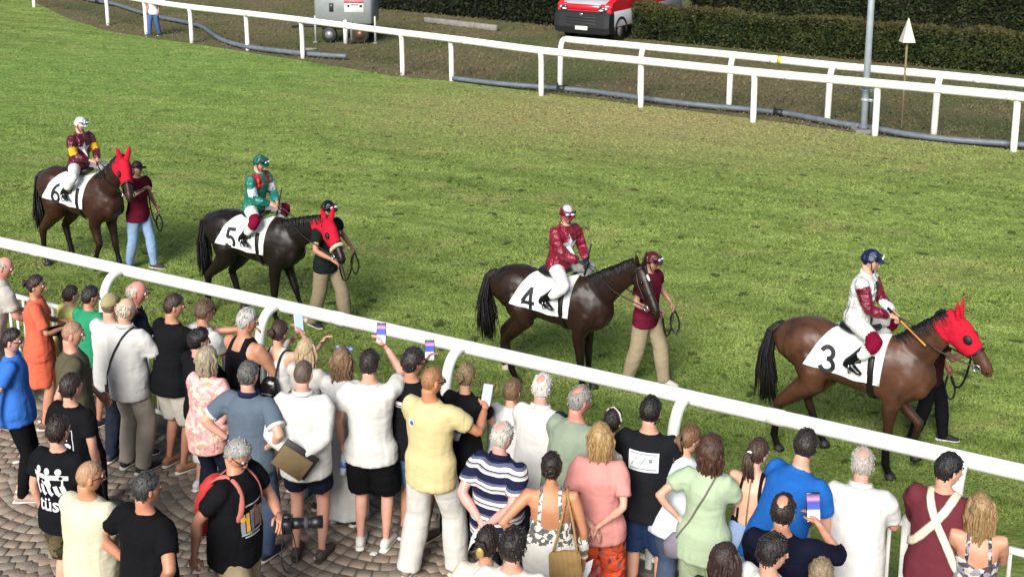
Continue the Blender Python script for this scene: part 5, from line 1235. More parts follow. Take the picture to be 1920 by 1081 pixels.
pp('sage', 'grey-haired man in sage green t-shirt leaning on the railing', 1090, 722, 1.78, 38, top=tee('#8f9a86', w=.024), bot=dict(c='#43454a'), hair=('spot', '#8d8680', '#b5aea8'), lean=14, aR='rail', aL='rail', head=(20, 6), fat=.5, skn='#d08f7c')
pp('headband', 'small woman with dark tied hair in cream top, beyond the blonde in pink', 1150, 765, 1.58, 40, sex='f', top=tee('#ddd5c6'), bot=dict(c='#55504c'), hair=('pony', '#211816'), lean=10, aR='rail', aL='rail', skn=S1)
pp('printtee', 'young man in black t-shirt with white block back print and denim shorts', 1221, 742, 1.78, 20, top=tee('#1d1e22', w=.028), bot=dict(n='denim_shorts', c='#27395e', ln=.52, w=.034), hair=('short', '#17110f'), lean=4, aR='rail', aL='rail', head=(4, 4), skn=S1, shoe='#ccc7c0')
pp('ponygirl', 'girl with brown ponytail in pale blue top, bending over the railing', 1299, 796, 1.60, 40, sex='f', top=tee('#ccd6dc', sl=.3, w=.014), bot=dict(c='#4c5870'), hair=('pony', '#6b4a30', '#8a6440'), lean=18, aR='rail', aL='rail', head=(25, 10), skn=S1)
pp('sagedress', 'woman with curly brown hair in pale green matching top and trousers', 1335, 818, 1.66, 28, sex='f', top=sh('blouse', '#aebf9f', sl=.55, w=.020, hem=-.19), bot=dict(n='wide_trousers', c='#a9b795', w=.030, flare=.05), hair=('curly_long', '#3d261c', '#6b4630', 1.05), lean=6, aR='rail', aL='hips', head=(20, 4), skn=S1, shoe='#b9a48c')
pp('halter', 'woman with bare back in black halter top and denim shorts', 1424, 820, 1.64, 30, sex='f', top=sh('halter_top', BK, cut='straps', sl=0, topd=.10, hem=.0, w=.008), bot=dict(n='denim_shorts', c='#8fa3c4', ln=.30, w=.016), hair=('pony', '#3a271e', '#5a3f2c'), lean=10, aR='rail', aL='rail', head=(25, 4), bare=True, skn='#e0b090', shoe='#ddd8d0')
pp('bluetee', 'man in bright blue t-shirt bent forward over the railing', 1517, 803, 1.84, 52, top=tee('#2566b8', w=.028, hem=-.17), bot=dict(c='#1b1e2a'), hair=('short', '#241b18'), lean=30, aR='rail', aL='rail', head=(-20, 4), skn=S1, fat=.3)
pp('oldwhite', 'balding grey-haired man in white short-sleeved shirt and olive-grey trousers', 1619, 839, 1.72, 24, top=sh('shirt', WH, sl=.75, w=.026, col=WH), bot=dict(c='#6a6250', w=.026), hair=('spot', '#b0a79e', '#cfc8c0'), lean=10, aR='rail', aL='rail', skn='#dda08c', fat=.5)
pp('sling', 'dark-haired man in maroon shirt with cream straps crossed on his back', 1784, 848, 1.80, 34, top=sh('shirt', '#6a2f38', sl=1.3, w=.024), bot=dict(c='#d6ccbf', w=.024), hair=('short', '#15110f'), lean=4, aR='cross', aL='cross', head=(42, 8), skn=S1, fat=.2)
pp('wavy', 'woman with long wavy blond hair and bare shoulders in grey patterned dress', 1842, 925, 1.62, 18, sex='f', top=sh('dress_top', 'grey_leaf', cut='straps', sl=0, topd=.26, hem=-.1, w=.012), bot=dict(n='skirt', c='grey_leaf', ln=.40, flare=.02), hair=('long', '#8a6a44', '#c9a878', 1.15), aR='cross', aL='cross', bare=True, skn='#d79c7c')
pp('yellowedge', 'person in pale yellow top, only a shoulder showing at the right edge', 1985, 1010, 1.66, 10, sex='f', top=tee('#ddd58f', w=.024), bot=dict(c='#5a5a5a'), hair=('short', '#4a3628'), skn=S1)
# --- second row
pp('bluewoman', 'short-haired woman with glasses in blue top and black trousers, in profile', 22, 615, 1.66, 74, sex='f', top=tee('#3c74cc', w=.024), bot=dict(c='#131317', w=.010), hair=('short', '#241a1a'), aR='walkb', aL='down', head=(6, 8), glasses='thin', skn='#e0a890', fat=.5, shoe='#b09080')
pp('olive', 'bald man in olive t-shirt walking to the right', 136, 600, 1.80, 66, top=tee('#5a5643', w=.022), bot=dict(c='#23242a'), hair=('stubble', '#a57a60', '#b98c70'), aR='walkb', aL='walkf', head=(8, 8), stance=.14, skn='#d59a80', fat=.2)
pp('whiteman', 'bald old man in white shirt with black shoulder strap and grey trousers', 236, 557, 1.76, 30, top=sh('shirt', WH, sl=.85, w=.030, hem=-.18, col=WH), bot=dict(c='#a59c90', w=.024), hair=('ring', '#c9b8a8'), aR=((.14, .34, .20), (.8, -.5, -.7)), aL='cross', head=(16, 6), skn='#dfae90', fat=.4, shoe=('#1b1b1d', '#cfc8bc'))
pp('curlyblack', 'youth with curly black hair in black t-shirt and white cropped trousers', 374, 616, 1.62, 38, top=tee(BK), bot=dict(n='cropped_trousers', c='#dcd9d4', ln=.74, w=.026), hair=('curly', '#151112'), aR='cross', aL='cross', head=(20, 6), skn=S1, shoe=('#e3e0dc', '#f0eeea'))
pp('pinkfloral', 'woman with ash-blond bob in pink floral blouse and navy trousers', 386, 650, 1.64, 26, sex='f', top=sh('blouse', 'pink_floral', sl=.9, w=.036, hem=-.20), bot=dict(c='#1e2232', w=.014), hair=('bob', '#9a8c74', '#c9bda0'), aR='hips', aL='front', fat=.7, skn=S3)
pp('greypolo', 'grey-haired man in blue-grey polo shirt with hands on hips', 464, 677, 1.76, 22, top=sh('polo_shirt', '#5f6c7a', sl=.68, w=.022, col='#23284a', trim='#d8d5d0'), bot=dict(n='jeans', c='#55647e', w=.016), hair=('short', '#4d4a48', '#8a8682'), aR='hips', aL='hips', skn=S1, shoe='#2a3044', fat=.2)
pp('folderman', 'man in white long-sleeved shirt holding a brown folder behind his back', 568, 674, 1.78, 8, top=sh('shirt', WH, sl=1.85, w=.030, hem=-.18, col=WH), bot=dict(n='shorts', c='#1c2030', ln=.36, w=.026), hair=('buzz', '#5c4c42'), aR='back', aL='back', head=(3, 6), skn='#dfa68c', fat=.4, shoe=('#4a3f3a', '#3a322e'))
pp('phoneman', 'young man in white t-shirt and black shorts holding a phone up high', 691, 656, 1.80, 8, top=tee(WH, w=.026, hem=-.16), bot=dict(n='shorts', c='#121214', ln=.50, w=.042), hair=('short', '#241a17'), aR=((.06, .34, .68), (.8, 0, -1)), aL='down', head=(2, -4), skn='#dfa78e', shoe=('#e4e2d6', '#eeece4'))
pp('yellowtee', 'bald man with sunglasses in yellow t-shirt and white trousers, holding a phone', 812, 685, 1.84, 30, top=tee('#d6c592', w=.028, hem=-.17), bot=dict(c='#cfccc6', w=.026, flare=.03), feet=((.15, .12, .085), (-.16, -.10, .085)), hair=('stubble', '#a06c48', '#b07c56'), aR=((.26, .38, .36), (.8, -.3, -1)), aL=((.0, .26, .22), (1, -.2, -.6)), head=(22, 10), glasses='sun', skn='#c98a62', shoe=('#8a7a6a', '#cfc6b8'))
pp('striped', 'white-haired man in navy and white striped polo with hands behind his back', 944, 790, 1.70, 32, top=sh('polo_shirt', 'navy_stripes', sl=.72, w=.026, col='#1c1e38'), bot=dict(c='#26272e'), hair=('spot', '#c2bbb0', '#ded8ce'), aR='back', aL='back', lean=5, head=(14, 8), fat=.8, skn='#e0a898')
pp('strawbag', 'dark-haired woman with bun and bare back in floral top and white skirt', 1034, 848, 1.66, 6, sex='f', top=sh('camisole', 'white_black_floral', cut='straps', sl=0, topd=.22, hem=-.02, w=.010), bot=dict(n='skirt', c='#e2ddd4', ln=.15, flare=.05), hair=('bun', '#20130f'), aR='down', aL='hips', bare=True, skn='#cf8f68', fat=.3, wide=.06)
pp('pink', 'woman with shoulder-length blond hair in pink t-shirt and orange patterned trousers', 1126, 795, 1.68, 14, sex='f', top=tee('#d9938c', w=.028, sl=.75), bot=dict(c='orange_print', w=.03), hair=('bob', '#a07c4c', '#cfae78', 1.25), aR='back', aL='back', skn='#dda48a')
# --- front of the terrace
pp('photog', 'grey-haired photographer in black printed t-shirt with red backpack', 458, 828, 1.76, 112, top=tee(BK, w=.030, hem=-.17), bot=dict(c='#a39476', w=.030), hair=('short', '#8f8d88', '#c9c7c2'), aR='walkb', aL=((.10, .30, .20), (.9, -.4, -.6)), head=(0, 34), glasses='thin', skn='#cf9274', fat=.7, lean=4, stance=.12, curl=(.4, .9))
pp('backprint', 'boy in black t-shirt with white framed back print', 130, 702, 1.64, 28, top=tee(BK, w=.028), bot=dict(c='#202126'), hair=('short', '#2a1c17'), skn=S1, headk=1.05, cat='boy')
pp('logotee', 'teenager in black t-shirt with white figures logo and camouflage shorts', 106, 781, 1.66, 20, top=tee('#16171a', w=.026), bot=dict(n='camouflage_shorts', c='camo', ln=.5, w=.034), hair=('short', '#241712'), skn=S1, headk=1.05, shoe=('#cfcac0', '#e2ded6'))
pp('creamtee', 'bald man with glasses in cream t-shirt at the lower left', 166, 862, 1.74, 24, top=tee('#d5cfb4', w=.028), bot=dict(c='#5a584c'), hair=('stubble', '#b88a6a', '#c69a7a'), glasses='thin', head=(36, 6), skn='#d2946c', fat=.5, aR='cross', aL='cross')
pp('blackback', 'grey-dark-haired man in plain black t-shirt with hands on hips', 273, 884, 1.76, 34, top=tee('#141417', w=.028), bot=dict(c='#2a2a30'), hair=('short', '#2c2a2a', '#55524f'), aR='hips', aL='hips', head=(16, 4), skn='#c98a6a', fat=.6)
pp('clip', 'woman with dark hair in a gold claw clip and cream top, low in the picture', 914, 986, 1.64, 14, sex='f', top=tee('#ddd2bf', w=.020), bot=dict(c='#55504a'), hair=('bun', '#231613'), skn='#d59c7c', head=(10, 4))
pp('whitelow', 'dark-haired man in white shirt beside the woman with the claw clip', 962, 992, 1.70, 16, top=tee('#e2ddd4', w=.024), bot=dict(c='#44444a'), hair=('tousled', '#1f1513'), skn=S1, head=(8, 2))
pp('navyphone', 'dark-haired man with bald crown in navy top filming with a phone', 1470, 926, 1.74, 22, top=sh('sweater', '#15182a', sl=1.25, w=.028), bot=dict(c='#2a2a30'), hair=('spot', '#231a18'), aR=((.20, .34, .44), (1, -.1, -.7)), aL='cross', skn='#cf9678', head=(8, 2))
pp('profile', 'young man in white shirt with dark swept hair, face in profile at the bottom', 1452, 1002, 1.72, 52, top=tee('#e4e2df', w=.022), bot=dict(c='#3a3a40'), hair=('tousled', '#1d1412'), head=(22, 6), skn='#d9a084')
pp('darklong', 'woman with long glossy dark hair at the bottom edge', 1360, 1018, 1.62, 24, sex='f', top=tee('#3a3036'), bot=dict(c='#2c2c30'), hair=('long', '#2a1a17', '#4a3028'), head=(20, 4), skn=S1)
pp('lowchild', 'fair-haired child at the bottom edge below the phone', 1540, 1052, 1.36, 20, top=tee('#b0a48f'), bot=dict(n='shorts', c='#4a4c55', ln=.45), hair=('tousled', '#8a765c', '#b09a7c'), headk=1.1, skn=S1, cat='child')
# --- man walking behind the far rail
person('man in blue jeans and white top walking behind the far rail', h=1.78, face=200, loc=tuple(U(290, 64) - A(0, 0, .06)), top=tee('#d6d9dc'), bot=dict(n='jeans', c='#4a689c', w=.02), hair=('short', '#2a1e18'), stance=.16, skn=S2)

# ---------------------------------------------------------------- prints on shirts
decal(Q['printtee'], 't_shirt', [rect(-.115, .115, -.075, .075, 0)] + [rect(-.10, .10, z, z + .008, 1) for z in (-.058, .056)] + [rect(.045, .07, 0, .03, 1)] + [stroke([(-.09, -.03), (-.05, .03), (-.02, -.02), (.02, .035)], .008, 1)], ['#d5d8da', '#7d8388'], 'print', -.005, .34, -1)
decal(Q['stripetee'], 't_shirt', [rect(-.12, .12, -.012, .020, 0), rect(-.10, .12, -.03, -.02, 1)], ['#d8cfd4', '#b8a8b8'], 'print', -.01, .36, -1)
decal(Q['yellowtee'], 't_shirt', [disc(0, 0, .036, 0, 18, .032), disc(.006, -.004, .018, 1, 10)], ['#cfd0d0', '#4a5a70'], 'print', -.075, .38, -1)
b_ = [rect(-.105, .105, .150, .156), rect(-.105, .105, -.170, -.164), rect(-.105, -.099, -.17, .156), rect(.099, .105, -.17, .156)]
b_ += [rect(-.05, .03, .10, .13), rect(-.07, .06, .05, .075), rect(-.08, .08, -.105, -.095), rect(-.08, .08, -.13, -.118), rect(-.07, .07, -.155, -.142)] + [disc(-.02, -.02, .045), disc(.055, .0, .030), rect(-.08, .03, -.085, -.05)]
decal(Q['backprint'], 't_shirt', b_, ['#d9d9d6'], 'print', .02, .20, -1)
fig = []
for x in (-.075, 0, .075): fig += [disc(x, .115, .021)]
fig += [stroke([(-.125, .075), (-.06, .078), (.0, .075), (.06, .078), (.13, .070)], .032), stroke([(-.11, .03), (0, .035), (.10, .03)], .055)]
for x in (-.10, -.05, .0, .05, .09): fig.append(stroke([(x, .02), (x + .012, -.03), (x + .03, -.045)], .028))
tv_, tf_, _ = text2d('tüs', .13); fig.append(([(x - .01, z - .155) for x, z in tv_], tf_, 0))
fig = [([(x * 1.25, z * 1.25 + .02) for x, z in V_], F_, m_) for V_, F_, m_ in fig]
decal(Q['logotee'], 't_shirt', fig, ['#d6d6d8'], 'print', .0, .24, -1)
pcs = []
rr_ = random.Random(4)
for i in range(6): pcs.append(rect(-.10 + i * .034, -.072 + i * .034, -.10 + rr_.uniform(-.02, .02), .06 + rr_.uniform(-.03, .03), 1 + i % 4))
pcs += [rect(-.10, .10, .085, .098, 0), rect(-.10, .10, -.125, -.112, 0), rect(-.08, .06, -.145, -.135, 0), disc(-.085, .0, .02, 2), disc(.0, .05, .016, 4), disc(.05, .045, .014, 3)]
decal(Q['photog'], 't_shirt', pcs, ['#b9bcc0', '#8d8f94', '#e0a83a', '#6b6f7c', '#a06a5c'], 'print', -.03, .24, 1)
decal(Q['greenboy'], 't_shirt', [disc(-.03, .03, .05, 0, 12, .07), stroke([(-.08, -.02), (-.02, .01), (.04, -.03)], .03, 0), disc(.05, -.01, .03, 1), rect(-.05, .06, -.07, -.05, 0)], ['#dcdcd4', '#9aa8a0'], 'print', .0, .30, -1)
# scrunchie, headbands, cords
def band(P, name, pts, r, mat): b = MB(); b.tube(pts, r, 7); return b.obj(name, mat, P['root'])
q = Q['halter']; b = MB(); b.ball(q['HP'](0, -.105, .012), (.026, .016, .022), 8, 6); b.obj('scrunchie', cloth('#e6e2dc'), q['root'])
band(q, 'halter_cord', [q['T'](0, -.112, .12), q['T'](.0, -.118, .22), q['T'](.005, -.118, .34), q['T'](.0, -.085, .47)], .005, plain('#8a6a52', .8))
q = Q['ponygirl']; b = MB(); b.ball(q['HP'](0, -.112, .0), (.030, .02, .026), 8, 6); b.obj('hair_tie', cloth('#141418'), q['root'])
q = Q['clip']; b = MB(); b.ball(q['HP'](.01, -.15, .0), (.03, .014, .04), 8, 6); b.obj('claw_clip', plain('#c9a860', .3, .4), q['root'])
q = Q['headband']; b = MB(); b.tube([q['HP'](-.088, 0, .03), q['HP'](-.06, .0, .10), q['HP'](0, .0, .135), q['HP'](.06, .0, .10), q['HP'](.088, 0, .03)], [(.012, .006)] * 5, 6); b.obj('headband', plain('#c9c0b8', .6), q['root'])
q = Q['curlwoman']
b = MB(); [b.ball(q['HP'](s_ * .07, .05, .12), (.028, .012, .02), 8, 6) for s_ in (1, -1)]; b.tube([q['HP'](-.05, .055, .13), q['HP'](.05, .055, .13)], .004, 5); b.obj('sunglasses', plain('#6f86c0', .15), q['root'])
# watches
for key, sg, c in (('strawbag', 1, '#d8d0c0'), ('greypolo', -1, '#2a3a5c'), ('blackback', -1, '#3a2c28'), ('tankman', 1, '#2a2a2a')):
    q = Q[key]; wr, d = q['arms'][sg][2], q['arms'][sg][3]; b = MB(); b.tube([wr - d * .025, wr - d * .005], .032, 12, cap=.05); b.obj('wristwatch', plain(c, .4), q['root'])

# ---------------------------------------------------------------- things carried
def held(P, sg, name, build, mats, label, cat, off=(0, 0, 0), rot=None, smooth=True):
    """a thing in a hand: build(mb, R) draws it round the hand's grip point"""
    wr, d = P['arms'][sg][2], P['arms'][sg][3]; p = P['W'](wr + d * .085) + A(*off)
    R = Rz(-math.radians(P['face'])) if False else P['Rw']
    mb = MB(); build(mb, R @ (rot if rot is not None else np.eye(3))); o = mb.obj(name, mats, None, smooth); o.location = p; tag(o, label, cat); return o
SCREEN = bpy.data.materials.new('phone_screen'); SCREEN.use_nodes = True; _t = SCREEN.node_tree; _b = _t.nodes['Principled BSDF']
_co = N(_t, 'TexCoord').outputs['Generated']; _s = N(_t, 'SeparateXYZ'); _t.links.new(_co, _s.inputs[0])
_c = ramp(_t, _s.outputs[2], [(0, lin('#f3f1fb')), (.38, lin('#e6e4f6')), (.45, lin('#3c5cc8')), (.7, lin('#4a4aa0')), (.8, lin('#c890c8')), (1, lin('#202848'))])
_t.links.new(_c, _b.inputs['Emission Color']); _b.inputs['Emission Strength'].default_value = 1.1; _b.inputs['Base Color'].default_value = (.02, .02, .02, 1); _b.inputs['Roughness'].default_value = .2
SCREEN2 = bpy.data.materials.new('phone_screen_pale'); SCREEN2.use_nodes = True; _b2 = SCREEN2.node_tree.nodes['Principled BSDF']; _b2.inputs['Emission Color'].default_value = lin('#b9d0f2'); _b2.inputs['Emission Strength'].default_value = .85; _b2.inputs['Base Color'].default_value = (.02, .02, .02, 1)
PHB = plain('#1b1c22', .3, .2)
def phone(P, sg, label, scr=SCREEN, tilt=-.25, yaw=0., up_=.06, case='#1b1c22', k=1.15):
    wr, d = P['arms'][sg][2], P['arms'][sg][3]; p = P['W'](wr + d * .075) + A(0, 0, up_)
    root = empty('phone', tuple(p), yaw); R = Rx(tilt)
    b = MB(); b.box((0, 0, 0), (.074 * k, .010, .155 * k), .004, rot=R); b.obj('case', plain(case, .3), root)
    b = MB(); b.box(R @ A(0, -.0062, 0), (.067 * k, .002, .142 * k), .0006, rot=R); b.obj('screen', scr, root, False); tag(root, label, 'phone')
phone(Q['phoneman'], 1, 'lit phone held high above the crowd by the man in white t-shirt', yaw=-.1)
phone(Q['stripetee'], -1, 'lit phone held up just right of the highest phone', yaw=.0)
phone(Q['yellowtee'], 1, 'phone with pale blue screen in the hand of the man in yellow', SCREEN2, -.5, -.35, .05, '#c9a8c8')
phone(Q['navyphone'], 1, 'brightly lit phone held by the man in navy with the bald crown', yaw=.05, k=1.3)
phone(Q['whitetank'], 1, 'white phone held to the face of the woman with the black backpack', SCREEN2, -.1, .5, .05, '#e2e0dc')
def bottle(P, sg, label, z=-.04, tilt=.3):
    wr, d = P['arms'][sg][2], P['arms'][sg][3]; p = P['W'](wr + d * .08); root = empty('water_bottle', tuple(p + A(0, -.03, z)))
    pl = plain('#b8c6d8', .12, 0, .8, 'clear_plastic', .1); R = Ry(tilt); b = MB(); b.tube([R @ A(0, 0, q) for q in (-.10, -.095, -.03, .0, .03, .075, .10, .115)], [.026, .032, .032, .029, .032, .030, .014, .013], 12); b.obj('bottle', pl, root)
    b = MB(); b.tube([R @ A(0, 0, .112), R @ A(0, 0, .13)], .015, 10); b.obj('cap', plain('#e6e6e6', .4), root); b = MB(); b.tube([R @ A(0, 0, -.03), R @ A(0, 0, .025)], .033, 12, cap=0); b.obj('wrapper', plain('#6a7ab0', .4), root); tag(root, label, 'bottle')
bottle(Q['yellowtee'], -1, 'clear water bottle under the arm of the man in yellow t-shirt')
bottle(Q['phoneman'], -1, 'clear water bottle hanging from the hand of the man with the raised phone', -.08, .1)
def sheet(P, sg, label, pts, wdt, off=(0, 0, 0), name='paper', col='#e6e8ea'):
    wr, d = P['arms'][sg][2], P['arms'][sg][3]; p = P['W'](wr + d * .09) + A(*off)
    b = MB(); Pn = np.array(pts, float); n_ = len(Pn); sd_ = A(*wdt) / 2
    for k in (0, .004): b.add(np.concatenate([Pn - sd_ + A(0, -k, k), Pn + sd_ + A(0, -k, k)]), [(i, i + 1, n_ + i + 1, n_ + i) for i in range(n_ - 1)])
    o = b.obj(name, plain(col, .8, noisy=.04)); o.location = p; tag(o, label, 'paper')
sheet(Q['striped'], -1, 'curled white race sheet in the hands of the man in stripes', [(0, 0, .01), (-.05, -.01, .0), (-.10, -.015, -.04), (-.13, -.015, -.10), (-.14, -.01, -.15)], (.02, .10, .05))
sheet(Q['strawbag'], 1, 'folded white programme hanging from the hand of the woman in floral top', [(.02, 0, .03), (.0, -.02, -.05), (-.04, -.03, -.12), (-.07, -.03, -.20)], (.10, .04, .03))
sheet(Q['whiteman'], 1, 'small white slip of paper held by the old man in white shirt', [(0, 0, 0), (.03, 0, .05), (.05, .01, .10)], (.08, .05, 0))
# folder behind the man in the white shirt
q = Q['folderman']; p = q['W'](q['T'](.0, -.235, .06)); root = empty('folder', tuple(p)); R = Ry(.62)
b = MB(); b.box((0, 0, 0), (.31, .016, .23), .004, rot=R); b.obj('back_cover', plain('#1a1616', .6), root)
b = MB(); b.box(R @ A(-.01, -.014, -.035), (.28, .012, .20), .004, rot=R); b.obj('pouch', cloth('#7d6a4e', .9), root); tag(root, 'brown pouch on a black folder held behind the white long-sleeved shirt', 'folder')
# camera and strap of the photographer
q = Q['photog']; wr, d = q['arms'][-1][2], q['arms'][-1][3]; p = q['W'](wr + d * .08) + A(.05, -.04, .01); root = empty('camera', tuple(p), .12)
CAMB = plain('#141416', .45, 0, .8, 'camera_body', .1, .2)
b = MB(); b.box((0, 0, 0), (.075, .14, .10), .015); b.box((.0, 0, .06), (.06, .06, .035), .012); b.obj('camera_body', CAMB, root)
b = MB(); b.tube([(.03, 0, 0), (.09, 0, 0), (.095, 0, 0), (.17, 0, 0), (.175, 0, 0), (.25, 0, 0)], [.040, .040, .036, .036, .044, .046], 16, cap=.02); lo = b.obj('lens', CAMB, root)
b = MB(); b.tube([(.12, 0, 0), (.15, 0, 0)], .041, 16, cap=0); b.obj('focus_ring', plain('#3a3a3c', .8), lo)
b = MB(); P_ = smooth_line([(-.02, -.07, .03), (-.03, -.09, -.08), (-.05, -.09, -.22), (-.03, -.08, -.33), (.03, -.07, -.37), (.07, -.05, -.30), (.05, .0, -.16), (.0, .07, .02)], 30); b.tube(P_, [(.004, .014)] * 30, 6, ref=A(0, 1, 0)); b.obj('strap', plain('#17171a', .8), root)
tag(root, 'black camera with long lens and dangling strap in the photographer\'s hand', 'camera')
# bags
def backpack(P, name, label, col, wd, ht, dp, cd, strap_c, shiny=False):
    s_ = P['s']; root = empty(name, tuple(P['W'](A(0, 0, 0))), P['root'].rotation_euler.z, s_); g = 'tank_top' if 'tank_top' in P['g'] else 't_shirt'
    T = P['T']; b = MB(); yb = -.135 - dp / 2
    pts = [T(0, yb + .02, cd - ht / 2), T(0, yb, cd - ht * .25), T(0, yb, cd + ht * .1), T(0, yb + .015, cd + ht * .38), T(0, yb + .04, cd + ht / 2)]
    b.tube(pts, [(wd * .44, dp * .42), (wd * .5, dp * .55), (wd * .5, dp * .5), (wd * .40, dp * .38), (wd * .2, dp * .2)], 14, ref=P['frame'](.2)[1], cap=.3); v, f, no = remesh(b, .014, 2); v = v + no * (.006 * vn(v * 22, 5))[:, None]; g_ = MB(); g_.add(v, f)
    m_ = plain(col, .25 if shiny else .75, 0, .85, 'bag', .2, .4); g_.obj('pack', m_, root)
    b = MB(); b.tube([T(-.06, yb - dp * .5, cd - ht * .1), T(0, yb - dp * .56, cd - ht * .08), T(.06, yb - dp * .5, cd - ht * .1)], .006, 5); b.obj('zip', plain('#777777', .4, .5), root)
    for sg in (1, -1):
        b = MB(); pt = [T(sg * .05, yb + .03, cd + ht * .42), T(sg * .075, -.10, .49), T(sg * .085, .0, .53), T(sg * .10, .10, .47), T(sg * .115, .145, .36), T(sg * .14, .13, .22), T(sg * .17, .04, .16), T(sg * .12, -.11, cd - ht * .36)]
        P2 = smooth_line(pt, 24); nr = np.array([nz(p_ - T(0, 0, .3)) for p_ in P2]); b.tube(P2, [(.022 if not shiny else .010, .007)] * 24, 6, ref=nr); b.obj('strap', plain(strap_c, .8), root)
    tag(root, label, 'backpack')
backpack(Q['photog'], 'backpack', 'red backpack with grey-red straps on the photographer', '#d83a38', .30, .42, .16, .22, '#c06a60')
backpack(Q['whitetank'], 'backpack', 'small shiny black backpack on the woman in white tank top', '#121214', .20, .24, .10, .16, '#1a1a1c', True)
q = Q['strawbag']; root = empty('straw_bag', tuple(q['W'](A(0, 0, 0))), q['root'].rotation_euler.z, q['s']); T = q['T']
STRAW = bpy.data.materials.new('straw'); STRAW.use_nodes = True; _t = STRAW.node_tree; _b = _t.nodes['Principled BSDF']; _o = ocoord(_t)
_w = N(_t, 'TexWave'); _w.inputs['Scale'].default_value = 34; _w.inputs['Distortion'].default_value = 2; _t.links.new(_o, _w.inputs['Vector']); _t.links.new(ramp(_t, _w.outputs[0], [(.2, lin('#7d5f35')), (.8, lin('#b8955c'))]), _b.inputs['Base Color']); bump(_t, _b, _w.outputs[0], .5, .01); _b.inputs['Roughness'].default_value = .9
b = MB(); b.tube([T(.13, -.17, -.14), T(.125, -.175, -.05), T(.12, -.17, .05), T(.115, -.155, .10)], [(.125, .035), (.13, .045), (.125, .04), (.12, .02)], 16, ref=q['frame'](.2)[1], cap=.2); v, f, no = remesh(b, .015, 1); v = v + no * (.006 * vn(v * 18, 2))[:, None]; g_ = MB(); g_.add(v, f); g_.obj('bag', STRAW, root)
for dx in (.03, .21):
    b = MB(); P2 = smooth_line([T(dx, -.165, .09), T(dx * .5 + .07, -.12, .30), T(.12, -.05, .50), T(.125, .05, .50)], 14); b.tube(P2, .010, 6); b.obj('handle', STRAW, root)
tag(root, 'square woven straw bag on the shoulder of the bare-backed woman', 'bag')
def sling(P, name, label, pts, r, mat, cat, extra=None):
    root = empty(name, tuple(P['W'](A(0, 0, 0))), P['root'].rotation_euler.z, P['s']); T = P['T']
    v, f = list(P['g'].values())[-1]; bv = BVHTree.FromPolygons([Vector(q_) for q_ in v], f)
    for line in pts:
        Q2 = smooth_line([T(*q_) for q_ in line], 30); out = []; nr = []
        for p_ in Q2:
            hit = bv.find_nearest(Vector(p_)); n_ = np.array(hit[1]); out.append(np.array(hit[0]) + n_ * .006); nr.append(n_)
        out = np.array(out)
        for _ in range(2): out[1:-1] = (out[:-2] + 2 * out[1:-1] + out[2:]) / 4
        out += np.array(nr) * .004
        b = MB(); b.tube(out, [(r, .005)] * 30, 6, ref=np.array(nr)); b.obj('strap', mat, root)
    if extra: extra(root, T)
    tag(root, label, cat)
sling(Q['sling'], 'crossed_sling', 'wide cream sling straps crossed over the maroon shirt', [[(-.06, .10, .46), (-.065, -.02, .51), (-.05, -.10, .44), (.0, -.13, .36), (.08, -.13, .20), (.15, -.11, .04), (.19, -.02, -.03)], [(.07, .10, .46), (.075, -.02, .51), (.06, -.10, .44), (.0, -.13, .36), (-.08, -.13, .24), (-.15, -.11, .16), (-.19, -.02, .12)]], .030, cloth('#e6dcc4'), 'sling')
def bag1(root, T): b = MB(); b.box(T(-.12, -.13, -.12), (.11, .05, .16), .015); b.obj('pouch', plain('#1d1d20', .6), root)
sling(Q['whiteman'], 'shoulder_bag', 'black shoulder bag strap across the old man\'s white shirt', [[(.08, .10, .42), (.085, .0, .50), (.07, -.11, .42), (-.02, -.14, .26), (-.10, -.14, .08), (-.12, -.14, -.04)]], .011, plain('#1b1b1e', .7), 'bag', bag1)
def bag2(root, T):
    b = MB(); b.tube([T(-.20, -.05, -.20), T(-.21, -.05, -.12), T(-.19, -.05, -.03)], [(.10, .05), (.10, .06), (.05, .03)], 12, ref=A(0, 1, 0)); b.obj('pouch', plain('#7d7884', .8, 0, .8, 'bag', .2), root)
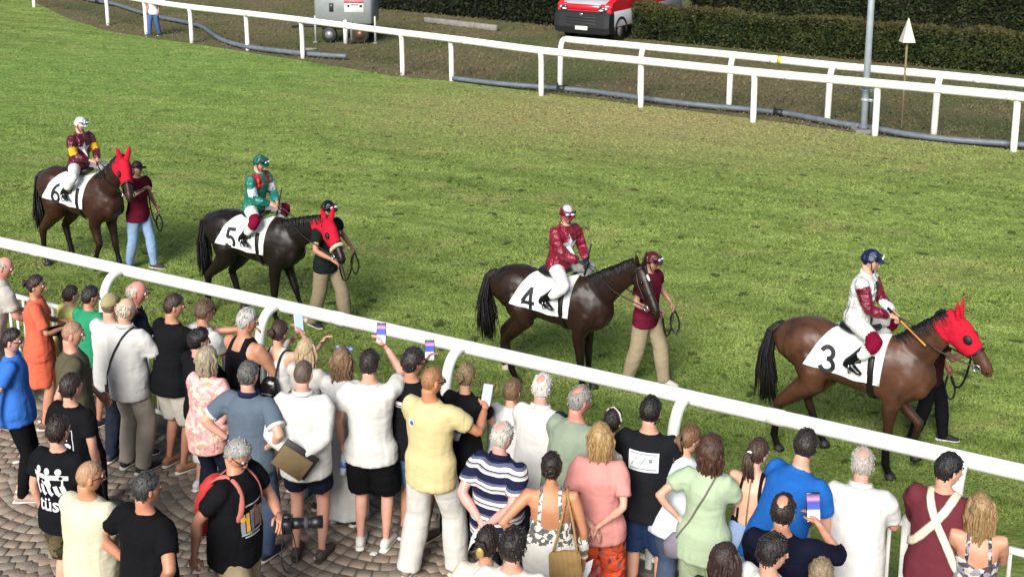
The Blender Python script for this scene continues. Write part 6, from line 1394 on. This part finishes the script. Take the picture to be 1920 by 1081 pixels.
sling(Q['sagedress'], 'shoulder_bag', 'grey crossbody bag at the side of the woman in pale green', [[(.06, .08, .44), (.06, -.01, .50), (.05, -.10, .42), (-.03, -.14, .26), (-.12, -.12, .08), (-.17, -.08, -.03)]], .007, plain('#6a6258', .7), 'bag', bag2)
# jacket and handbag over the arm of the woman in coral
q = Q['coral']; p = q['W'](q['T'](.10, .26, .12)); b = MB()
b.tube([A(-.12, 0, .03), A(0, .02, .05), A(.12, 0, .0)], [(.06, .05), (.07, .05), (.05, .05)], 10, ref=A(0, 0, 1)); b.tube([A(.02, .0, .0), A(.04, -.02, -.14), A(.06, -.01, -.26)], [(.08, .04), (.09, .04), (.06, .03)], 10, ref=A(0, 1, 0))
v, f, no = remesh(b, .016, 2); v = v + no * (.010 * vn(v * 18, 9))[:, None]; g_ = MB(); g_.add(v, f); o = g_.obj('folded_jacket', cloth('#19181c')); o.location = p; tag(o, 'black jacket folded over the arms of the woman in coral', 'jacket')

# ---------------------------------------------------------------- litter on the setts
PAPER = plain('#dedad2', .8, 0, .85, 'paper', .05)
for i, (x, y, dsc) in enumerate(((293, 963, 'below the man in plain black'), (628, 935, 'behind the shorts of the folder man'), (30, 868, 'near the feet of the woman in blue'), (596, 1047, 'in front of the loafers'), (90, 985, 'beside the logo t-shirt'), (700, 1040, 'behind the white sneakers'))):
    p = U(x, y, ZP); b = MB(); rq = random.Random(i); Vq = [(rq.uniform(.8, 1.2) * .035 * math.cos(a), rq.uniform(.7, 1.2) * .024 * math.sin(a), .004 + .010 * rq.random()) for a in np.linspace(0, 6.283, 7, endpoint=False)]
    b.add([(0, 0, .014)] + Vq + [(q_[0] * .95, q_[1] * .95, 0) for q_ in Vq], [(0, 1 + k_, 1 + (k_ + 1) % 7) for k_ in range(7)] + [(1 + k_, 8 + k_, 8 + (k_ + 1) % 7, 1 + (k_ + 1) % 7) for k_ in range(7)])
    o = b.obj('paper_scrap', PAPER, None, False); o.location = (p[0], p[1], ZP + .008); tag(o, 'scrap of white paper on the paving ' + dsc, 'litter', 'paper scraps on the paving')
bpy.data.scenes.remove(TS)
